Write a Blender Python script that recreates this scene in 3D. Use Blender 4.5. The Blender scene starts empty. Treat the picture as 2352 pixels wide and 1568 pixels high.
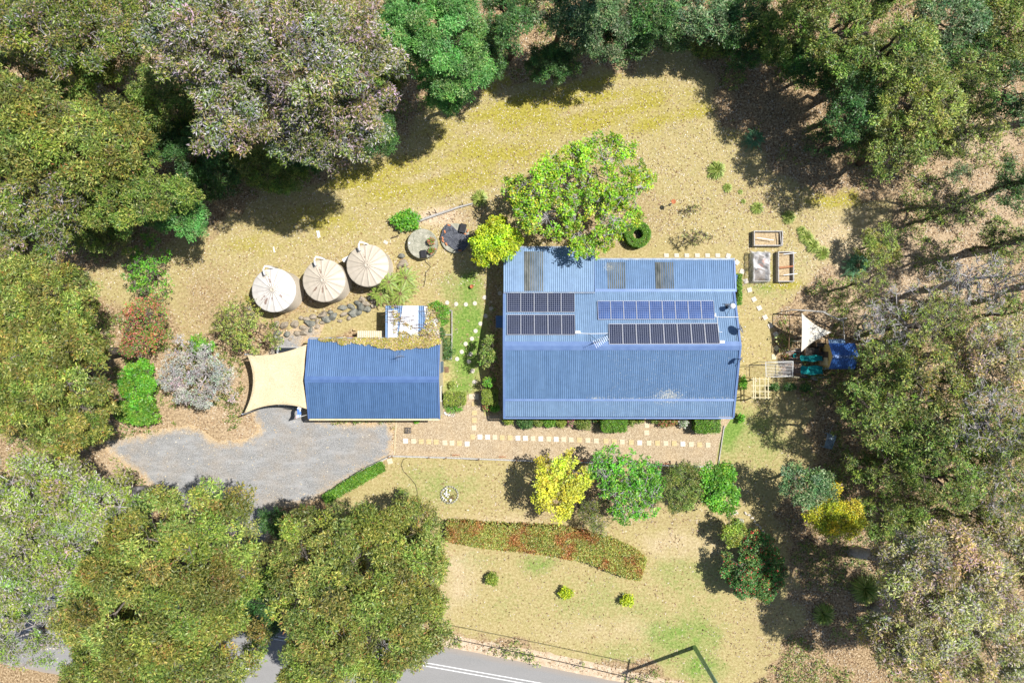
import bpy, math, random
import numpy as np
from mathutils import Vector
# ------------------------------------------------------------------ camera, world, sun, exposure
SC = bpy.context.scene
COL = bpy.data.collections.new("scene"); SC.collection.children.link(COL)
H = 54.0                      # height of the drone above the ground, looking straight down
S = 81.0 / 2352               # metres on the ground per unit of the plan drawing
cam_d = bpy.data.cameras.new("camera"); cam = bpy.data.objects.new("camera", cam_d); COL.objects.link(cam)
cam.location = (0, 0, H); cam.rotation_euler = (0, 0, 0)
cam_d.sensor_width = 36; cam_d.lens = 24; cam_d.clip_end = 3000; cam_d.clip_start = 0.5
SC.camera = cam
SUN = Vector((0.498, 0.181, 1.0)).normalized()
W = bpy.data.worlds.new("World"); SC.world = W; W.use_nodes = True
wn = W.node_tree.nodes; sky = wn.new("ShaderNodeTexSky"); sky.sky_type = 'NISHITA'; sky.sun_disc = False
sky.sun_elevation = math.asin(SUN.z); sky.sun_rotation = math.atan2(SUN.x, SUN.y)
sky.altitude = 50
bg = wn["Background"]; bg.inputs[1].default_value = 0.08
W.node_tree.links.new(sky.outputs[0], bg.inputs[0])
sd = bpy.data.lights.new("sun", 'SUN'); sd.energy = 4.9; sd.angle = math.radians(0.5); sd.color = (1.0, 0.968, 0.925)
sun = bpy.data.objects.new("sun", sd); COL.objects.link(sun); sun.location = (40, 15, 80)
sun.rotation_euler = (-SUN).to_track_quat('-Z', 'Y').to_euler()
SC.view_settings.view_transform = 'Standard'; SC.view_settings.look = 'None'
SC.view_settings.exposure = 0.36; SC.view_settings.gamma = 1
SC.view_settings.use_curve_mapping = False
SC.cycles.max_bounces = 6; SC.cycles.diffuse_bounces = 3; SC.cycles.transparent_max_bounces = 8

random.seed(4); RNG = np.random.default_rng(7)
def R(d): return math.radians(d)
# plan drawing -> metres; h is the height of the point above ground
def P(px, py, h=0.0):
    k = (H - h) / H * S
    return ((px - 1176) * k, (784 - py) * k, h)
ZS = {0: (0, 0, 1), 1: (1091, 516.8, 3.4133), 2: (516.8, 459.4, 3.7236), 3: (516.8, 746.5, 3.7236), 4: (1665.2, 287.1, 3.7236),
      5: (1665.2, 631.6, 4.0943), 6: (861.3, 890.0, 2.9257), 7: (1493, 918.7, 3.1495)}
def D(k, x, y):
    a, b, s = ZS[k]; return (a + x / s, b + y / s)
def Q(k, x, y, h=0.0):
    return P(*D(k, x, y), h)
# ------------------------------------------------------------------ objects
ORG = {}
def tag(o, label=None, cat=None, group=None, kind=None):
    if label: o['label'] = label
    if cat: o['category'] = cat
    if group: o['group'] = group
    if kind: o['kind'] = kind
    return o
def thing(name, label, cat, loc, group=None):
    o = bpy.data.objects.new(name, None); COL.objects.link(o); o.empty_display_size = 0.3
    o.location = (loc[0], loc[1], loc[2] if len(loc) > 2 else 0); ORG[o.name] = tuple(o.location)
    return tag(o, label, cat, group)
def link(name, me, mat, parent=None, org=None):
    o = bpy.data.objects.new(name, me); COL.objects.link(o)
    if mat: me.materials.append(mat)
    if parent is not None:
        o.parent = parent; ORG[o.name] = ORG[parent.name]
    else:
        o.location = org or (0, 0, 0); ORG[o.name] = tuple(o.location)
    return o
def copy_tree(o, loc, parent=None):
    c = o.copy(); COL.objects.link(c); c.parent = parent
    if parent is None: c.location = loc
    for ch in o.children: copy_tree(ch, None, c)
    return c
class MB:
    def __init__(s): s.v = []; s.f = []
    def add(s, vs, fs):
        n = len(s.v); s.v += [tuple(v) for v in vs]; s.f += [tuple(i + n for i in f) for f in fs]; return s
    def hexa(s, b, t):
        return s.add(list(b) + list(t), [(3, 2, 1, 0), (4, 5, 6, 7), (0, 1, 5, 4), (1, 2, 6, 5), (2, 3, 7, 6), (3, 0, 4, 7)])
    def box(s, x0, y0, z0, x1, y1, z1):
        x0, x1 = min(x0, x1), max(x0, x1); y0, y1 = min(y0, y1), max(y0, y1)
        return s.hexa([(x0, y0, z0), (x1, y0, z0), (x1, y1, z0), (x0, y1, z0)], [(x0, y0, z1), (x1, y0, z1), (x1, y1, z1), (x0, y1, z1)])
    def obox(s, c, sx, sy, sz, rz=0.0):
        co, si = math.cos(rz), math.sin(rz); x, y, z = c
        q = [(x + a * sx / 2 * co - b * sy / 2 * si, y + a * sx / 2 * si + b * sy / 2 * co) for a, b in ((-1, -1), (1, -1), (1, 1), (-1, 1))]
        return s.hexa([(a, b, z) for a, b in q], [(a, b, z + sz) for a, b in q])
    def beam(s, p, q, w, t):
        p, q = Vector(p), Vector(q); d = (q - p).normalized()
        u = d.cross(Vector((0, 0, 1)))
        u = u.normalized() if u.length > 1e-4 else Vector((1, 0, 0))
        n = u.cross(d).normalized(); a = u * w / 2; b = n * t / 2
        return s.hexa([p - a - b, p + a - b, q + a - b, q - a - b], [p - a + b, p + a + b, q + a + b, q - a + b])
    def tube(s, pts, rad, n=6, cap=True):
        pts = [Vector(p) for p in pts]; m = len(pts)
        if not hasattr(rad, '__len__'): rad = [rad] * m
        b = len(s.v); prev = None
        for i, p in enumerate(pts):
            d = (pts[min(i + 1, m - 1)] - pts[max(i - 1, 0)])
            d = d.normalized() if d.length > 1e-6 else Vector((0, 0, 1))
            if prev is None: u = d.orthogonal().normalized()
            else:
                u = prev - d * prev.dot(d); u = u.normalized() if u.length > 1e-5 else d.orthogonal().normalized()
            prev = u; w = d.cross(u)
            for k in range(n):
                a = 2 * math.pi * k / n; s.v.append(tuple(p + (u * math.cos(a) + w * math.sin(a)) * rad[i]))
        for i in range(m - 1):
            for k in range(n):
                k2 = (k + 1) % n; s.f.append((b + i * n + k, b + i * n + k2, b + (i + 1) * n + k2, b + (i + 1) * n + k))
        if cap:
            s.f.append(tuple(b + k for k in range(n))[::-1]); s.f.append(tuple(b + (m - 1) * n + k for k in range(n)))
        return s
    def lathe(s, c, prof, n=32, cap=True):
        b = len(s.v); x, y, z = c
        for r, h in prof:
            for k in range(n):
                a = 2 * math.pi * k / n; s.v.append((x + r * math.cos(a), y + r * math.sin(a), z + h))
        for i in range(len(prof) - 1):
            for k in range(n):
                k2 = (k + 1) % n; s.f.append((b + i * n + k, b + i * n + k2, b + (i + 1) * n + k2, b + (i + 1) * n + k))
        if cap:
            s.f.append(tuple(b + k for k in range(n))[::-1]); s.f.append(tuple(b + (len(prof) - 1) * n + k for k in range(n)))
        return s
    def prism(s, poly, z0, z1):
        n = len(poly); b = len(s.v)
        ar = sum(poly[i][0] * poly[(i + 1) % n][1] - poly[(i + 1) % n][0] * poly[i][1] for i in range(n))
        if ar < 0: poly = poly[::-1]
        s.v += [(p[0], p[1], z0) for p in poly] + [(p[0], p[1], z1) for p in poly]
        s.f.append(tuple(b + i for i in range(n))[::-1]); s.f.append(tuple(b + n + i for i in range(n)))
        for i in range(n):
            j = (i + 1) % n; s.f.append((b + i, b + j, b + n + j, b + n + i))
        return s
    def rock(s, c, r, rz=0.0, seed=0, sub=2):
        rr = random.Random(seed); import bmesh
        bm = bmesh.new(); bmesh.ops.create_icosphere(bm, subdivisions=sub, radius=1)
        pl = [(Vector((rr.uniform(-1, 1), rr.uniform(-1, 1), rr.uniform(-.6, 1))).normalized(), rr.uniform(.55, .85)) for _ in range(7)]
        co, si = math.cos(rz), math.sin(rz); vs = []
        for v in bm.verts:
            p = v.co.copy()
            for nn, dd in pl:
                t = p.dot(nn)
                if t > dd: p -= nn * (t - dd)
            x, y, z = p.x * r[0], p.y * r[1], p.z * r[2]
            vs.append((c[0] + x * co - y * si, c[1] + x * si + y * co, c[2] + z))
        fs = [tuple(v.index for v in f.verts) for f in bm.faces]; bm.free()
        return s.add(vs, fs)
    def build(s, name, mat, parent=None, smooth=False, label=None, cat=None, group=None, kind=None, bevel=0.0, org=None):
        if parent is not None: o = ORG[parent.name]
        elif org: o = org
        elif kind == 'structure': o = (0, 0, 0)
        else:
            a = np.array(s.v); o = (float(a[:, 0].mean()), float(a[:, 1].mean()), float(a[:, 2].min()))
        me = bpy.data.meshes.new(name)
        me.from_pydata([(v[0] - o[0], v[1] - o[1], v[2] - o[2]) for v in s.v], [], s.f); me.update()
        if smooth: me.polygons.foreach_set('use_smooth', [True] * len(me.polygons))
        ob = link(name, me, mat, parent, o)
        if bevel:
            m = ob.modifiers.new('bevel', 'BEVEL'); m.width = bevel; m.segments = 2
        return tag(ob, label, cat, group, kind)
# ------------------------------------------------------------------ material helpers
class NT:
    def __init__(s, name):
        s.m = bpy.data.materials.new(name); s.m.use_nodes = True; s.t = s.m.node_tree; s.n = s.t.nodes
        s.out = s.n['Material Output']; s.p = s.n['Principled BSDF']
        s.co = s.n.new('ShaderNodeTexCoord').outputs['Object']
    def L(s, a, b): s.t.links.new(a, b)
    def noise(s, scale, detail=3, rough=.55, vec=None, dist=0):
        n = s.n.new('ShaderNodeTexNoise'); n.inputs['Scale'].default_value = scale; n.inputs['Detail'].default_value = detail
        n.inputs['Roughness'].default_value = rough; n.inputs['Distortion'].default_value = dist; s.L(vec or s.co, n.inputs['Vector']); return n.outputs['Fac']
    def vor(s, scale, vec=None, out='Color'):
        n = s.n.new('ShaderNodeTexVoronoi'); n.inputs['Scale'].default_value = scale; s.L(vec or s.co, n.inputs['Vector']); return n.outputs[out]
    def map(s, sc=(1, 1, 1), rot=(0, 0, 0), vec=None):
        n = s.n.new('ShaderNodeMapping'); n.inputs['Scale'].default_value = sc; n.inputs['Rotation'].default_value = rot; s.L(vec or s.co, n.inputs['Vector']); return n.outputs[0]
    def ramp(s, f, stops):
        n = s.n.new('ShaderNodeValToRGB'); e = n.color_ramp.elements
        while len(e) < len(stops): e.new(0.5)
        for i, (p, c) in enumerate(stops):
            e[i].position = p; e[i].color = (c, c, c, 1) if not hasattr(c, '__len__') else (*c, 1)
        s.L(f, n.inputs[0]); return n.outputs[0]
    def mix(s, f, a, b, mode='MIX'):
        n = s.n.new('ShaderNodeMix'); n.data_type = 'RGBA'; n.blend_type = mode
        for sock, v in ((n.inputs[0], f), (n.inputs[6], a), (n.inputs[7], b)):
            if hasattr(v, 'links'): s.L(v, sock)
            elif hasattr(v, '__len__'): sock.default_value = (*v, 1)
            else: sock.default_value = v
        return n.outputs[2]
    def math(s, op, a, b=0.0, c=None, clamp=False):
        n = s.n.new('ShaderNodeMath'); n.operation = op; n.use_clamp = clamp
        for i, v in enumerate((a, b, c)):
            if v is None: continue
            if hasattr(v, 'links'): s.L(v, n.inputs[i])
            else: n.inputs[i].default_value = v
        return n.outputs[0]
    def attr(s, name, out='Fac'):
        n = s.n.new('ShaderNodeAttribute'); n.attribute_name = name; return n.outputs[out]
    def bump(s, h, strength=.4, dist=.02):
        n = s.n.new('ShaderNodeBump'); n.inputs['Strength'].default_value = strength; n.inputs['Distance'].default_value = dist
        s.L(h, n.inputs['Height']); s.L(n.outputs[0], s.p.inputs['Normal'])
    def done(s, col, rough=.8, metal=0.0, spec=.3):
        if hasattr(col, 'links'): s.L(col, s.p.inputs['Base Color'])
        else: s.p.inputs['Base Color'].default_value = (*col, 1)
        s.p.inputs['Roughness'].default_value = rough; s.p.inputs['Metallic'].default_value = metal
        s.p.inputs['Specular IOR Level'].default_value = spec
        return s.m
def mottled(name, a, b, scale=4, rough=.8, metal=0.0, bump=0.0, detail=4, spec=.3, lo=.35, hi=.65, fine=0):
    t = NT(name); f = t.noise(scale, detail, .6)
    c = t.ramp(f, [(lo, a), (hi, b)])
    if fine:
        g = t.ramp(t.noise(fine, 2, .6), [(.3, .72), (.7, 1.28)]); c = t.mix(1.0, c, g, 'MULTIPLY')
    if bump: t.bump(f, bump, .03)
    return t.done(c, rough, metal, spec)
def leafmat(name, trans=.2, gloss=.035):
    m = bpy.data.materials.new(name); m.use_nodes = True; t = m.node_tree; n = t.nodes; n.remove(n['Principled BSDF'])
    a = n.new('ShaderNodeAttribute'); a.attribute_name = 'leafcol'
    d = n.new('ShaderNodeBsdfDiffuse'); tr = n.new('ShaderNodeBsdfTranslucent'); g = n.new('ShaderNodeBsdfGlossy'); g.inputs['Roughness'].default_value = .45
    m1 = n.new('ShaderNodeMixShader'); m2 = n.new('ShaderNodeMixShader'); m1.inputs[0].default_value = trans; m2.inputs[0].default_value = gloss
    t.links.new(a.outputs['Color'], d.inputs[0]); t.links.new(a.outputs['Color'], tr.inputs[0])
    t.links.new(d.outputs[0], m1.inputs[1]); t.links.new(tr.outputs[0], m1.inputs[2])
    t.links.new(m1.outputs[0], m2.inputs[1]); t.links.new(g.outputs[0], m2.inputs[2]); t.links.new(m2.outputs[0], n['Material Output'].inputs[0])
    return m
M = {}
M['leaf'] = leafmat('leaf'); M['litter'] = leafmat('fallen leaf', .05, .02)
M['bark'] = mottled('bark', (.09, .075, .06), (.24, .205, .175), 3, .9, fine=20)
M['darkbark'] = mottled('dark bark', (.05, .038, .03), (.14, .11, .09), 5, .9, fine=25)
M['greybark'] = mottled('grey twig bark', (.32, .30, .30), (.52, .49, .48), 5, .9)
M['cream'] = mottled('cream painted board', (.55, .48, .33), (.62, .55, .40), 2, .6)
M['timber'] = mottled('weathered timber', (.33, .31, .28), (.52, .50, .47), 9, .85, fine=40)
M['paletimber'] = mottled('pale new timber', (.58, .50, .30), (.70, .63, .42), 6, .7)
M['browntimber'] = mottled('brown timber', (.13, .075, .04), (.26, .16, .09), 8, .8)
M['white'] = mottled('white paint', (.72, .72, .70), (.82, .82, .80), 3, .5)
M['pvc'] = mottled('white pipe', (.74, .74, .74), (.82, .82, .82), 3, .35)
M['black'] = mottled('black plastic', (.012, .012, .014), (.03, .03, .035), 6, .5)
M['steel'] = mottled('galvanised steel', (.45, .47, .50), (.60, .62, .65), 6, .35, .8)
M['darksteel'] = mottled('dark steel', (.03, .035, .05), (.07, .08, .10), 6, .5, .3)
M['terra'] = mottled('terracotta', (.38, .12, .05), (.50, .20, .09), 8, .85)
M['brick'] = mottled('red brick', (.48, .17, .07), (.60, .28, .14), 9, .9, fine=30)
M['soil'] = mottled('bed soil', (.34, .25, .14), (.55, .43, .26), 9, .95, bump=.4, fine=35)
M['darksoil'] = mottled('mulch', (.07, .05, .035), (.20, .14, .09), 9, .95, bump=.4, fine=35)
M['glass'] = NT('window glass').done((.03, .04, .05), .08, 0, .6)
# ------------------------------------------------------------------ noise on the ground plan
def vnoise(x, y, seed=0):
    def h(i, j):
        n = np.sin(i * 127.1 + j * 311.7 + seed * 74.7) * 43758.5453; return n - np.floor(n)
    xi, yi = np.floor(x), np.floor(y); fx, fy = x - xi, y - yi; fx = fx * fx * (3 - 2 * fx); fy = fy * fy * (3 - 2 * fy)
    return (h(xi, yi) * (1 - fx) + h(xi + 1, yi) * fx) * (1 - fy) + (h(xi, yi + 1) * (1 - fx) + h(xi + 1, yi + 1) * fx) * fy
def fbm(x, y, s, seed=0, o=4):
    r = 0; a = .5
    for i in range(o): r = r + a * vnoise(x / s, y / s, seed + i); s /= 2.1; a /= 2
    return r / (1 - .5 ** o)
def inpoly(x, y, poly):
    c = np.zeros(np.shape(x), bool); n = len(poly)
    for i in range(n):
        x1, y1 = poly[i]; x2, y2 = poly[(i + 1) % n]
        if y1 == y2: continue
        c ^= ((y1 > y) != (y2 > y)) & (x < (x2 - x1) * (y - y1) / (y2 - y1) + x1)
    return c
def sdist(x, y, poly):       # signed: positive inside
    d = np.full(np.shape(x), 1e9); n = len(poly)
    for i in range(n):
        x1, y1 = poly[i]; x2, y2 = poly[(i + 1) % n]; dx, dy = x2 - x1, y2 - y1
        t = np.clip(((x - x1) * dx + (y - y1) * dy) / (dx * dx + dy * dy + 1e-9), 0, 1)
        d = np.minimum(d, np.hypot(x - x1 - t * dx, y - y1 - t * dy))
    return np.where(inpoly(x, y, poly), d, -d)
def sm(x, a, b):
    t = np.clip((x - a) / (b - a), 0, 1); return t * t * (3 - 2 * t)
LAWN = [(180, 640), (330, 560), (480, 520), (600, 440), (800, 400), (900, 320), (1000, 250), (1120, 190), (1300, 180), (1480, 130), (1570, 90), (1650, 190), (1700, 310), (1780, 420),
        (1950, 440), (2040, 500), (1930, 620), (1830, 690), (1790, 780), (1830, 880), (1880, 950), (1860, 1080), (1790, 1150), (1840, 1300), (1830, 1420), (1760, 1568), (1700, 1640), (1600, 1575),
        (1250, 1478), (980, 1440), (700, 1400), (700, 1180), (760, 1140), (900, 1050), (900, 800), (560, 760), (420, 800), (380, 720), (260, 700)]
LITTER_BLOBS = [(1350, 480, 220, 110, .75), (1080, 500, 120, 50, .5), (1350, 1150, 190, 60, .75), (1560, 1200, 120, 50, .4), (480, 700, 120, 120, .6), (680, 690, 130, 50, .7), (820, 640, 150, 60, .6), (470, 940, 130, 60, .7), (1880, 520, 100, 50, .25),
                (1720, 460, 120, 60, .4), (1135, 800, 20, 200, 1), (1850, 850, 60, 50, .6), (1760, 1440, 80, 200, .4)]
GREEN = [(1010, 1120, 130, 60, .42), (1350, 1380, 200, 70, .36), (1150, 1380, 120, 60, .3), (1560, 1330, 90, 60, .4), (1500, 1500, 160, 50, .5), (1780, 620, 120, 60, .3), (1640, 560, 80, 40, .2), (1078, 780, 46, 120, 1.1), (1070, 665, 50, 45, .7), (1060, 890, 50, 25, .8), (1670, 985, 40, 60, 1.0), (1570, 1470, 90, 70, .75), (1600, 1400, 60, 40, .5), (1235, 1292, 45, 28, .75), (1500, 1400, 110, 60, .3), (1610, 1530, 60, 40, .8), (950, 1150, 60, 40, .3),
         (1640, 1330, 40, 50, .35), (1760, 660, 60, 30, .45), (1740, 1000, 90, 120, .45), (1160, 1100, 150, 40, .15), (1870, 1500, 70, 60, .35), (1100, 1290, 70, 30, .3)]
MOSS = [(1250, 240, 280, 80, .75), (950, 400, 240, 70, .6), (700, 510, 180, 60, .5), (1600, 260, 130, 70, .5), (1150, 350, 250, 50, .5), (1360, 225, 190, 50, .95), (1480, 200, 80, 35, .6), (1200, 290, 120, 40, .6), (1050, 330, 150, 40, .6), (860, 420, 140, 45, .75), (1000, 400, 120, 40, .5), (1900, 450, 80, 30, .9), (1500, 290, 130, 40, .55), (700, 480, 120, 40, .5), (1330, 285, 150, 30, .7),
        (580, 560, 90, 40, .45), (1800, 655, 60, 12, .8), (2150, 540, 60, 60, .5), (900, 480, 200, 50, .35)]
PALE = [(2080, 620, 220, 110, .9), (2250, 480, 160, 120, .7), (1950, 560, 120, 90, .6), (1960, 710, 90, 60, .8), (470, 900, 120, 80, .7), (2100, 1250, 150, 120, .4), (1000, 500, 80, 25, .9), (1140, 1200, 120, 30, .5), (1560, 1250, 120, 40, .5), (1050, 1330, 80, 100, .5), (1400, 1450, 200, 50, .35), (560, 990, 60, 30, .7), (300, 1060, 60, 60, .9), (2150, 130, 60, 60, .8), (2250, 330, 100, 60, .8), (1620, 560, 80, 40, .35)]  # pale bare ground, and sunlit litter on the right painted paler
def blobs(px, py, L):
    r = np.zeros(np.shape(px))
    for x, y, a, b, w in L:
        q = ((px - x) / a) ** 2 + ((py - y) / b) ** 2; r = np.maximum(r, w * np.exp(-q * .9))
    return r
xs = np.concatenate([-np.geomspace(900, 46, 10), np.arange(-44, 44.1, .27), np.geomspace(46, 900, 10)])
ys = np.concatenate([-np.geomspace(900, 32, 10), np.arange(-30, 30.1, .27), np.geomspace(32, 900, 10)])
GX, GY = np.meshgrid(xs, ys); nx, ny = len(xs), len(ys)
px, py = GX / S + 1176, 784 - GY / S
n1 = fbm(px, py, 90, 1) - .5; n2 = fbm(px, py, 35, 5) - .5
lawn = sm(sdist(px, py, LAWN) + n1 * 90 + n2 * 50, -18, 22)
a_lit = np.clip(np.maximum(1 - lawn, blobs(px + n2 * 60, py + n1 * 60, LITTER_BLOBS)), 0, 1)
a_green = np.clip(blobs(px + n1 * 40, py + n2 * 40, GREEN) * (.7 + 1.2 * n2 + .3), 0, 1) * (lawn > .3)
stripe = fbm(px * .35 + py * .2, py * 2.4 + px * .55, 60, 9) - .5
a_moss = np.clip(blobs(px, py, MOSS) * (1.0 + 2.6 * stripe + 1.2 * n2), 0, 1)
a_pale = np.clip(blobs(px + n1 * 50, py, PALE) * (1 + n2), 0, 1)
me = bpy.data.meshes.new('ground')
z = np.zeros_like(GX)
me.vertices.add(nx * ny); me.vertices.foreach_set('co', np.stack([GX, GY, z], -1).ravel())
idx = np.arange(nx * ny).reshape(ny, nx)
q = np.stack([idx[:-1, :-1], idx[:-1, 1:], idx[1:, 1:], idx[1:, :-1]], -1).reshape(-1, 4)
me.loops.add(q.size); me.loops.foreach_set('vertex_index', q.ravel().astype(np.int32))
me.polygons.add(len(q)); me.polygons.foreach_set('loop_start', np.arange(0, q.size, 4, dtype=np.int32))
me.update(calc_edges=True)
for nm, a in (('litter', a_lit), ('green', a_green), ('moss', a_moss), ('pale', a_pale)):
    at = me.attributes.new(nm, 'FLOAT', 'POINT'); at.data.foreach_set('value', a.ravel().astype(np.float32))
t = NT('dry lawn and litter')
fine = t.noise(5.5, 4, .8); mid = t.noise(1.3, 5, .65); spk = t.noise(6.5, 3, .85)
straw = t.ramp(fine, [(.30, (.25, .19, .08)), (.44, (.38, .30, .135)), (.56, (.48, .395, .195)), (.72, (.62, .53, .31))])
straw = t.mix(t.ramp(mid, [(.35, .0), (.7, .55)]), straw, t.ramp(fine, [(.3, (.22, .19, .06)), (.7, (.46, .41, .17))]))
pale = t.ramp(fine, [(.3, (.42, .31, .20)), (.6, (.68, .54, .38)), (.75, (.85, .75, .58))])
lit = t.ramp(spk, [(.34, (.05, .032, .019)), (.44, (.19, .125, .065)), (.52, (.38, .265, .145)), (.60, (.54, .41, .245)), (.70, (.78, .66, .48))])
lit = t.mix(t.ramp(mid, [(.4, 0.), (.65, .5)]), lit, t.ramp(fine, [(.35, (.22, .15, .08)), (.65, (.50, .36, .21))]))
grn = t.ramp(fine, [(.32, (.05, .13, .02)), (.5, (.13, .27, .035)), (.68, (.30, .40, .09))])
mos = t.ramp(fine, [(.32, (.16, .14, .012)), (.5, (.34, .30, .02)), (.68, (.50, .44, .09))])
def sharp(a, lo=.35, hi=.65, amt=.5):
    return t.ramp(t.math('ADD', a, t.math('MULTIPLY', t.math('SUBTRACT', t.noise(3.2, 5, .7), .5), amt)), [(lo, 0.), (hi, 1.)])
c = t.mix(t.math('MULTIPLY', sharp(t.attr('pale'), .2, .8), .9), straw, pale)
c = t.mix(t.math('MULTIPLY', sharp(t.attr('moss'), .25, .75, .9), .75), c, mos)
c = t.mix(t.math('MULTIPLY', sharp(t.attr('green'), .2, .8, .9), .85), c, grn)
lit = t.mix(t.math('MULTIPLY', t.attr('pale'), .65), lit, pale)  # sunshine on the litter put into its colour by the pale mask
c = t.mix(sharp(t.attr('litter'), .3, .75, .7), c, lit)
t.bump(fine, .8, .06)
M['ground'] = t.done(c, .95, 0, .1)
link('ground', me, M['ground'])['kind'] = 'structure'
# ------------------------------------------------------------------ flat sheets: driveway, pebbles, road
def sheet(name, poly, z, mat, wob=4, step=10, edge=30, seed=0):
    pts = []
    for i in range(len(poly)):
        a, b = poly[i], poly[(i + 1) % len(poly)]; L = math.hypot(b[0] - a[0], b[1] - a[1]); k = max(1, int(L / step))
        for j in range(k): pts.append((a[0] + (b[0] - a[0]) * j / k, a[1] + (b[1] - a[1]) * j / k))
    A = np.array(pts); w = wob
    A[:, 0] += (fbm(A[:, 0], A[:, 1], 22, seed + 3) - .5) * 2 * w; A[:, 1] += (fbm(A[:, 0] + 99, A[:, 1], 22, seed + 8) - .5) * 2 * w
    import bmesh
    bm = bmesh.new(); vs = [bm.verts.new(P(x, y, 0)[:2] + (z,)) for x, y in A]; f = bm.faces.new(vs)
    if f.normal.z < 0: f.normal_flip()
    bmesh.ops.triangulate(bm, faces=[f])
    lo, hi = A.min(0), A.max(0)
    for ax in (0, 1):
        for v in np.arange(lo[ax] + 25, hi[ax], 25):
            co = P(v, 0)[0] if ax == 0 else P(0, v)[1]; pc = Vector((co, 0, 0)) if ax == 0 else Vector((0, co, 0)); no = (1, 0, 0) if ax == 0 else (0, 1, 0)
            bmesh.ops.bisect_plane(bm, geom=bm.verts[:] + bm.edges[:] + bm.faces[:], plane_co=pc, plane_no=no)
    me = bpy.data.meshes.new(name); bm.to_mesh(me); bm.free()
    V = np.zeros(len(me.vertices) * 3); me.vertices.foreach_get('co', V); V = V.reshape(-1, 3)
    X, Y = V[:, 0] / S + 1176, 784 - V[:, 1] / S
    d = np.clip(sdist(X, Y, [tuple(p) for p in A]) / edge, 0, 1); at = me.attributes.new('inner', 'FLOAT', 'POINT'); at.data.foreach_set('value', d.astype(np.float32))
    o = link(name, me, mat); o['kind'] = 'structure'; return o
t = NT('grey driveway gravel')
f = t.noise(16, 4, .75); m = t.noise(.45, 5, .6); w = t.noise(.9, 4, .6, t.map((.6, 2.0, 1), (0, 0, .5)))
gr = t.ramp(f, [(.3, (.13, .125, .12)), (.5, (.27, .27, .265)), (.72, (.50, .49, .47))])
gr = t.mix(t.ramp(w, [(.48, 0.), (.68, .55)]), gr, (.42, .42, .42))
gr = t.mix(t.ramp(m, [(.45, 0.), (.7, .5)]), gr, t.ramp(f, [(.3, (.22, .16, .10)), (.7, (.50, .42, .32))]))
lf = t.ramp(t.vor(9, out='Distance'), [(.10, 1.), (.16, 0.)]); gr = t.mix(t.math('MULTIPLY', lf, .45), gr, (.58, .47, .33))
ed = t.ramp(t.math('ADD', t.attr('inner'), t.math('MULTIPLY', t.math('SUBTRACT', t.noise(1.6, 5, .7), .5), 1.3)), [(.0, 1.), (.45, 0.)])
gr = t.mix(ed, gr, t.ramp(f, [(.3, (.30, .19, .10)), (.5, (.50, .36, .20)), (.7, (.78, .66, .46))])); t.bump(f, .6, .04)
M['gravel'] = t.done(gr, .95, 0, .1)
t = NT('tan pebbles')
v = t.vor(16); g = t.noise(12, 3, .7)
c = t.ramp(t.math('ADD', t.math('MULTIPLY', v, .45), t.math('MULTIPLY', g, .6)), [(.25, (.24, .17, .10)), (.45, (.38, .29, .185)), (.6, (.48, .38, .25)), (.8, (.66, .56, .40))])
c = t.mix(t.ramp(t.noise(.7, 4, .6), [(.45, 0.), (.7, .35)]), c, (.55, .40, .22)); t.bump(v, .7, .04)
M['pebble'] = t.done(c, .9, 0, .15)
t = NT('asphalt')
f = t.noise(30, 3, .7); c = t.ramp(f, [(.3, (.20, .197, .19)), (.7, (.33, .322, .31))])
c = t.mix(t.ramp(t.noise(.4, 4, .6, t.map((.3, 2.2, 1), (0, 0, .19))), [(.4, 0.), (.7, .5)]), c, (.31, .30, .29))
c = t.mix(t.ramp(t.attr('inner'), [(0., .8), (.25, 0.)]), c, (.34, .28, .22)); t.bump(f, .4, .02)
M['asphalt'] = t.done(c, .9, 0, .2)
M['line'] = mottled('road paint', (.62, .62, .60), (.80, .80, .78), 9, .7, fine=30)
M['shoulder'] = mottled('sandy road shoulder', (.45, .33, .21), (.62, .50, .36), 2.5, .95, bump=.3, fine=14)
def rd(x): return 1473 + (x - 963) * .192 + max(0, x - 1100) * .012     # top edge of the asphalt
sheet('road_shoulder', [(-300, rd(-300) - 24), (300, rd(300) - 22), (700, rd(700) - 26), (985, 1443), (1110, 1472), (1250, 1497), (1400, 1528), (1560, 1566), (1800, 1640), (1800, 1680), (960, 1515), (-300, 1300)], .004, M['shoulder'], 5, 12)
sheet('road', [(x, rd(x)) for x in range(-600, 3001, 120)] + [(x, rd(x) + 235) for x in range(3000, -601, -120)], .008, M['asphalt'], 2, 20, 60)
def linepaint(off, a, b, w, dash=None):
    m = MB(); n = 0; x = a
    while x < b:
        x2 = min(x + (dash[0] if dash else 60), b)
        f = lambda X: 1516 + (X - 945.6) * .1775 + off
        m.add([P(x, f(x) - w)[:2] + (.012,), P(x, f(x) + w)[:2] + (.012,), P(x2, f(x2) + w)[:2] + (.012,), P(x2, f(x2) - w)[:2] + (.012,)], [(0, 1, 2, 3)])
        x = x2 + (dash[1] if dash else 0)
    m.build('road_line', M['line'], kind='structure')
linepaint(-1, -400, 2600, 1.1); linepaint(6.5, -400, 2600, 1.1); linepaint(86, -400, 2600, 1.6, (60, 170))
DRIVE = [(235, 1012), (300, 1000), (380, 985), (440, 975), (500, 1012), (560, 1010), (590, 985), (575, 935), (590, 880), (592, 830), (625, 790), (650, 762), (700, 742), (745, 745), (735, 775), (700, 785), (706, 950), (770, 966), (907, 966), (905, 1047), (742, 1142), (700, 1160), (640, 1165), (620, 1240), (580, 1390),
         (450, 1375), (470, 1250), (430, 1180), (360, 1140), (320, 1090), (250, 1045)]
sheet('driveway', DRIVE, .016, M['gravel'], 5, 9, 42)
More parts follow.
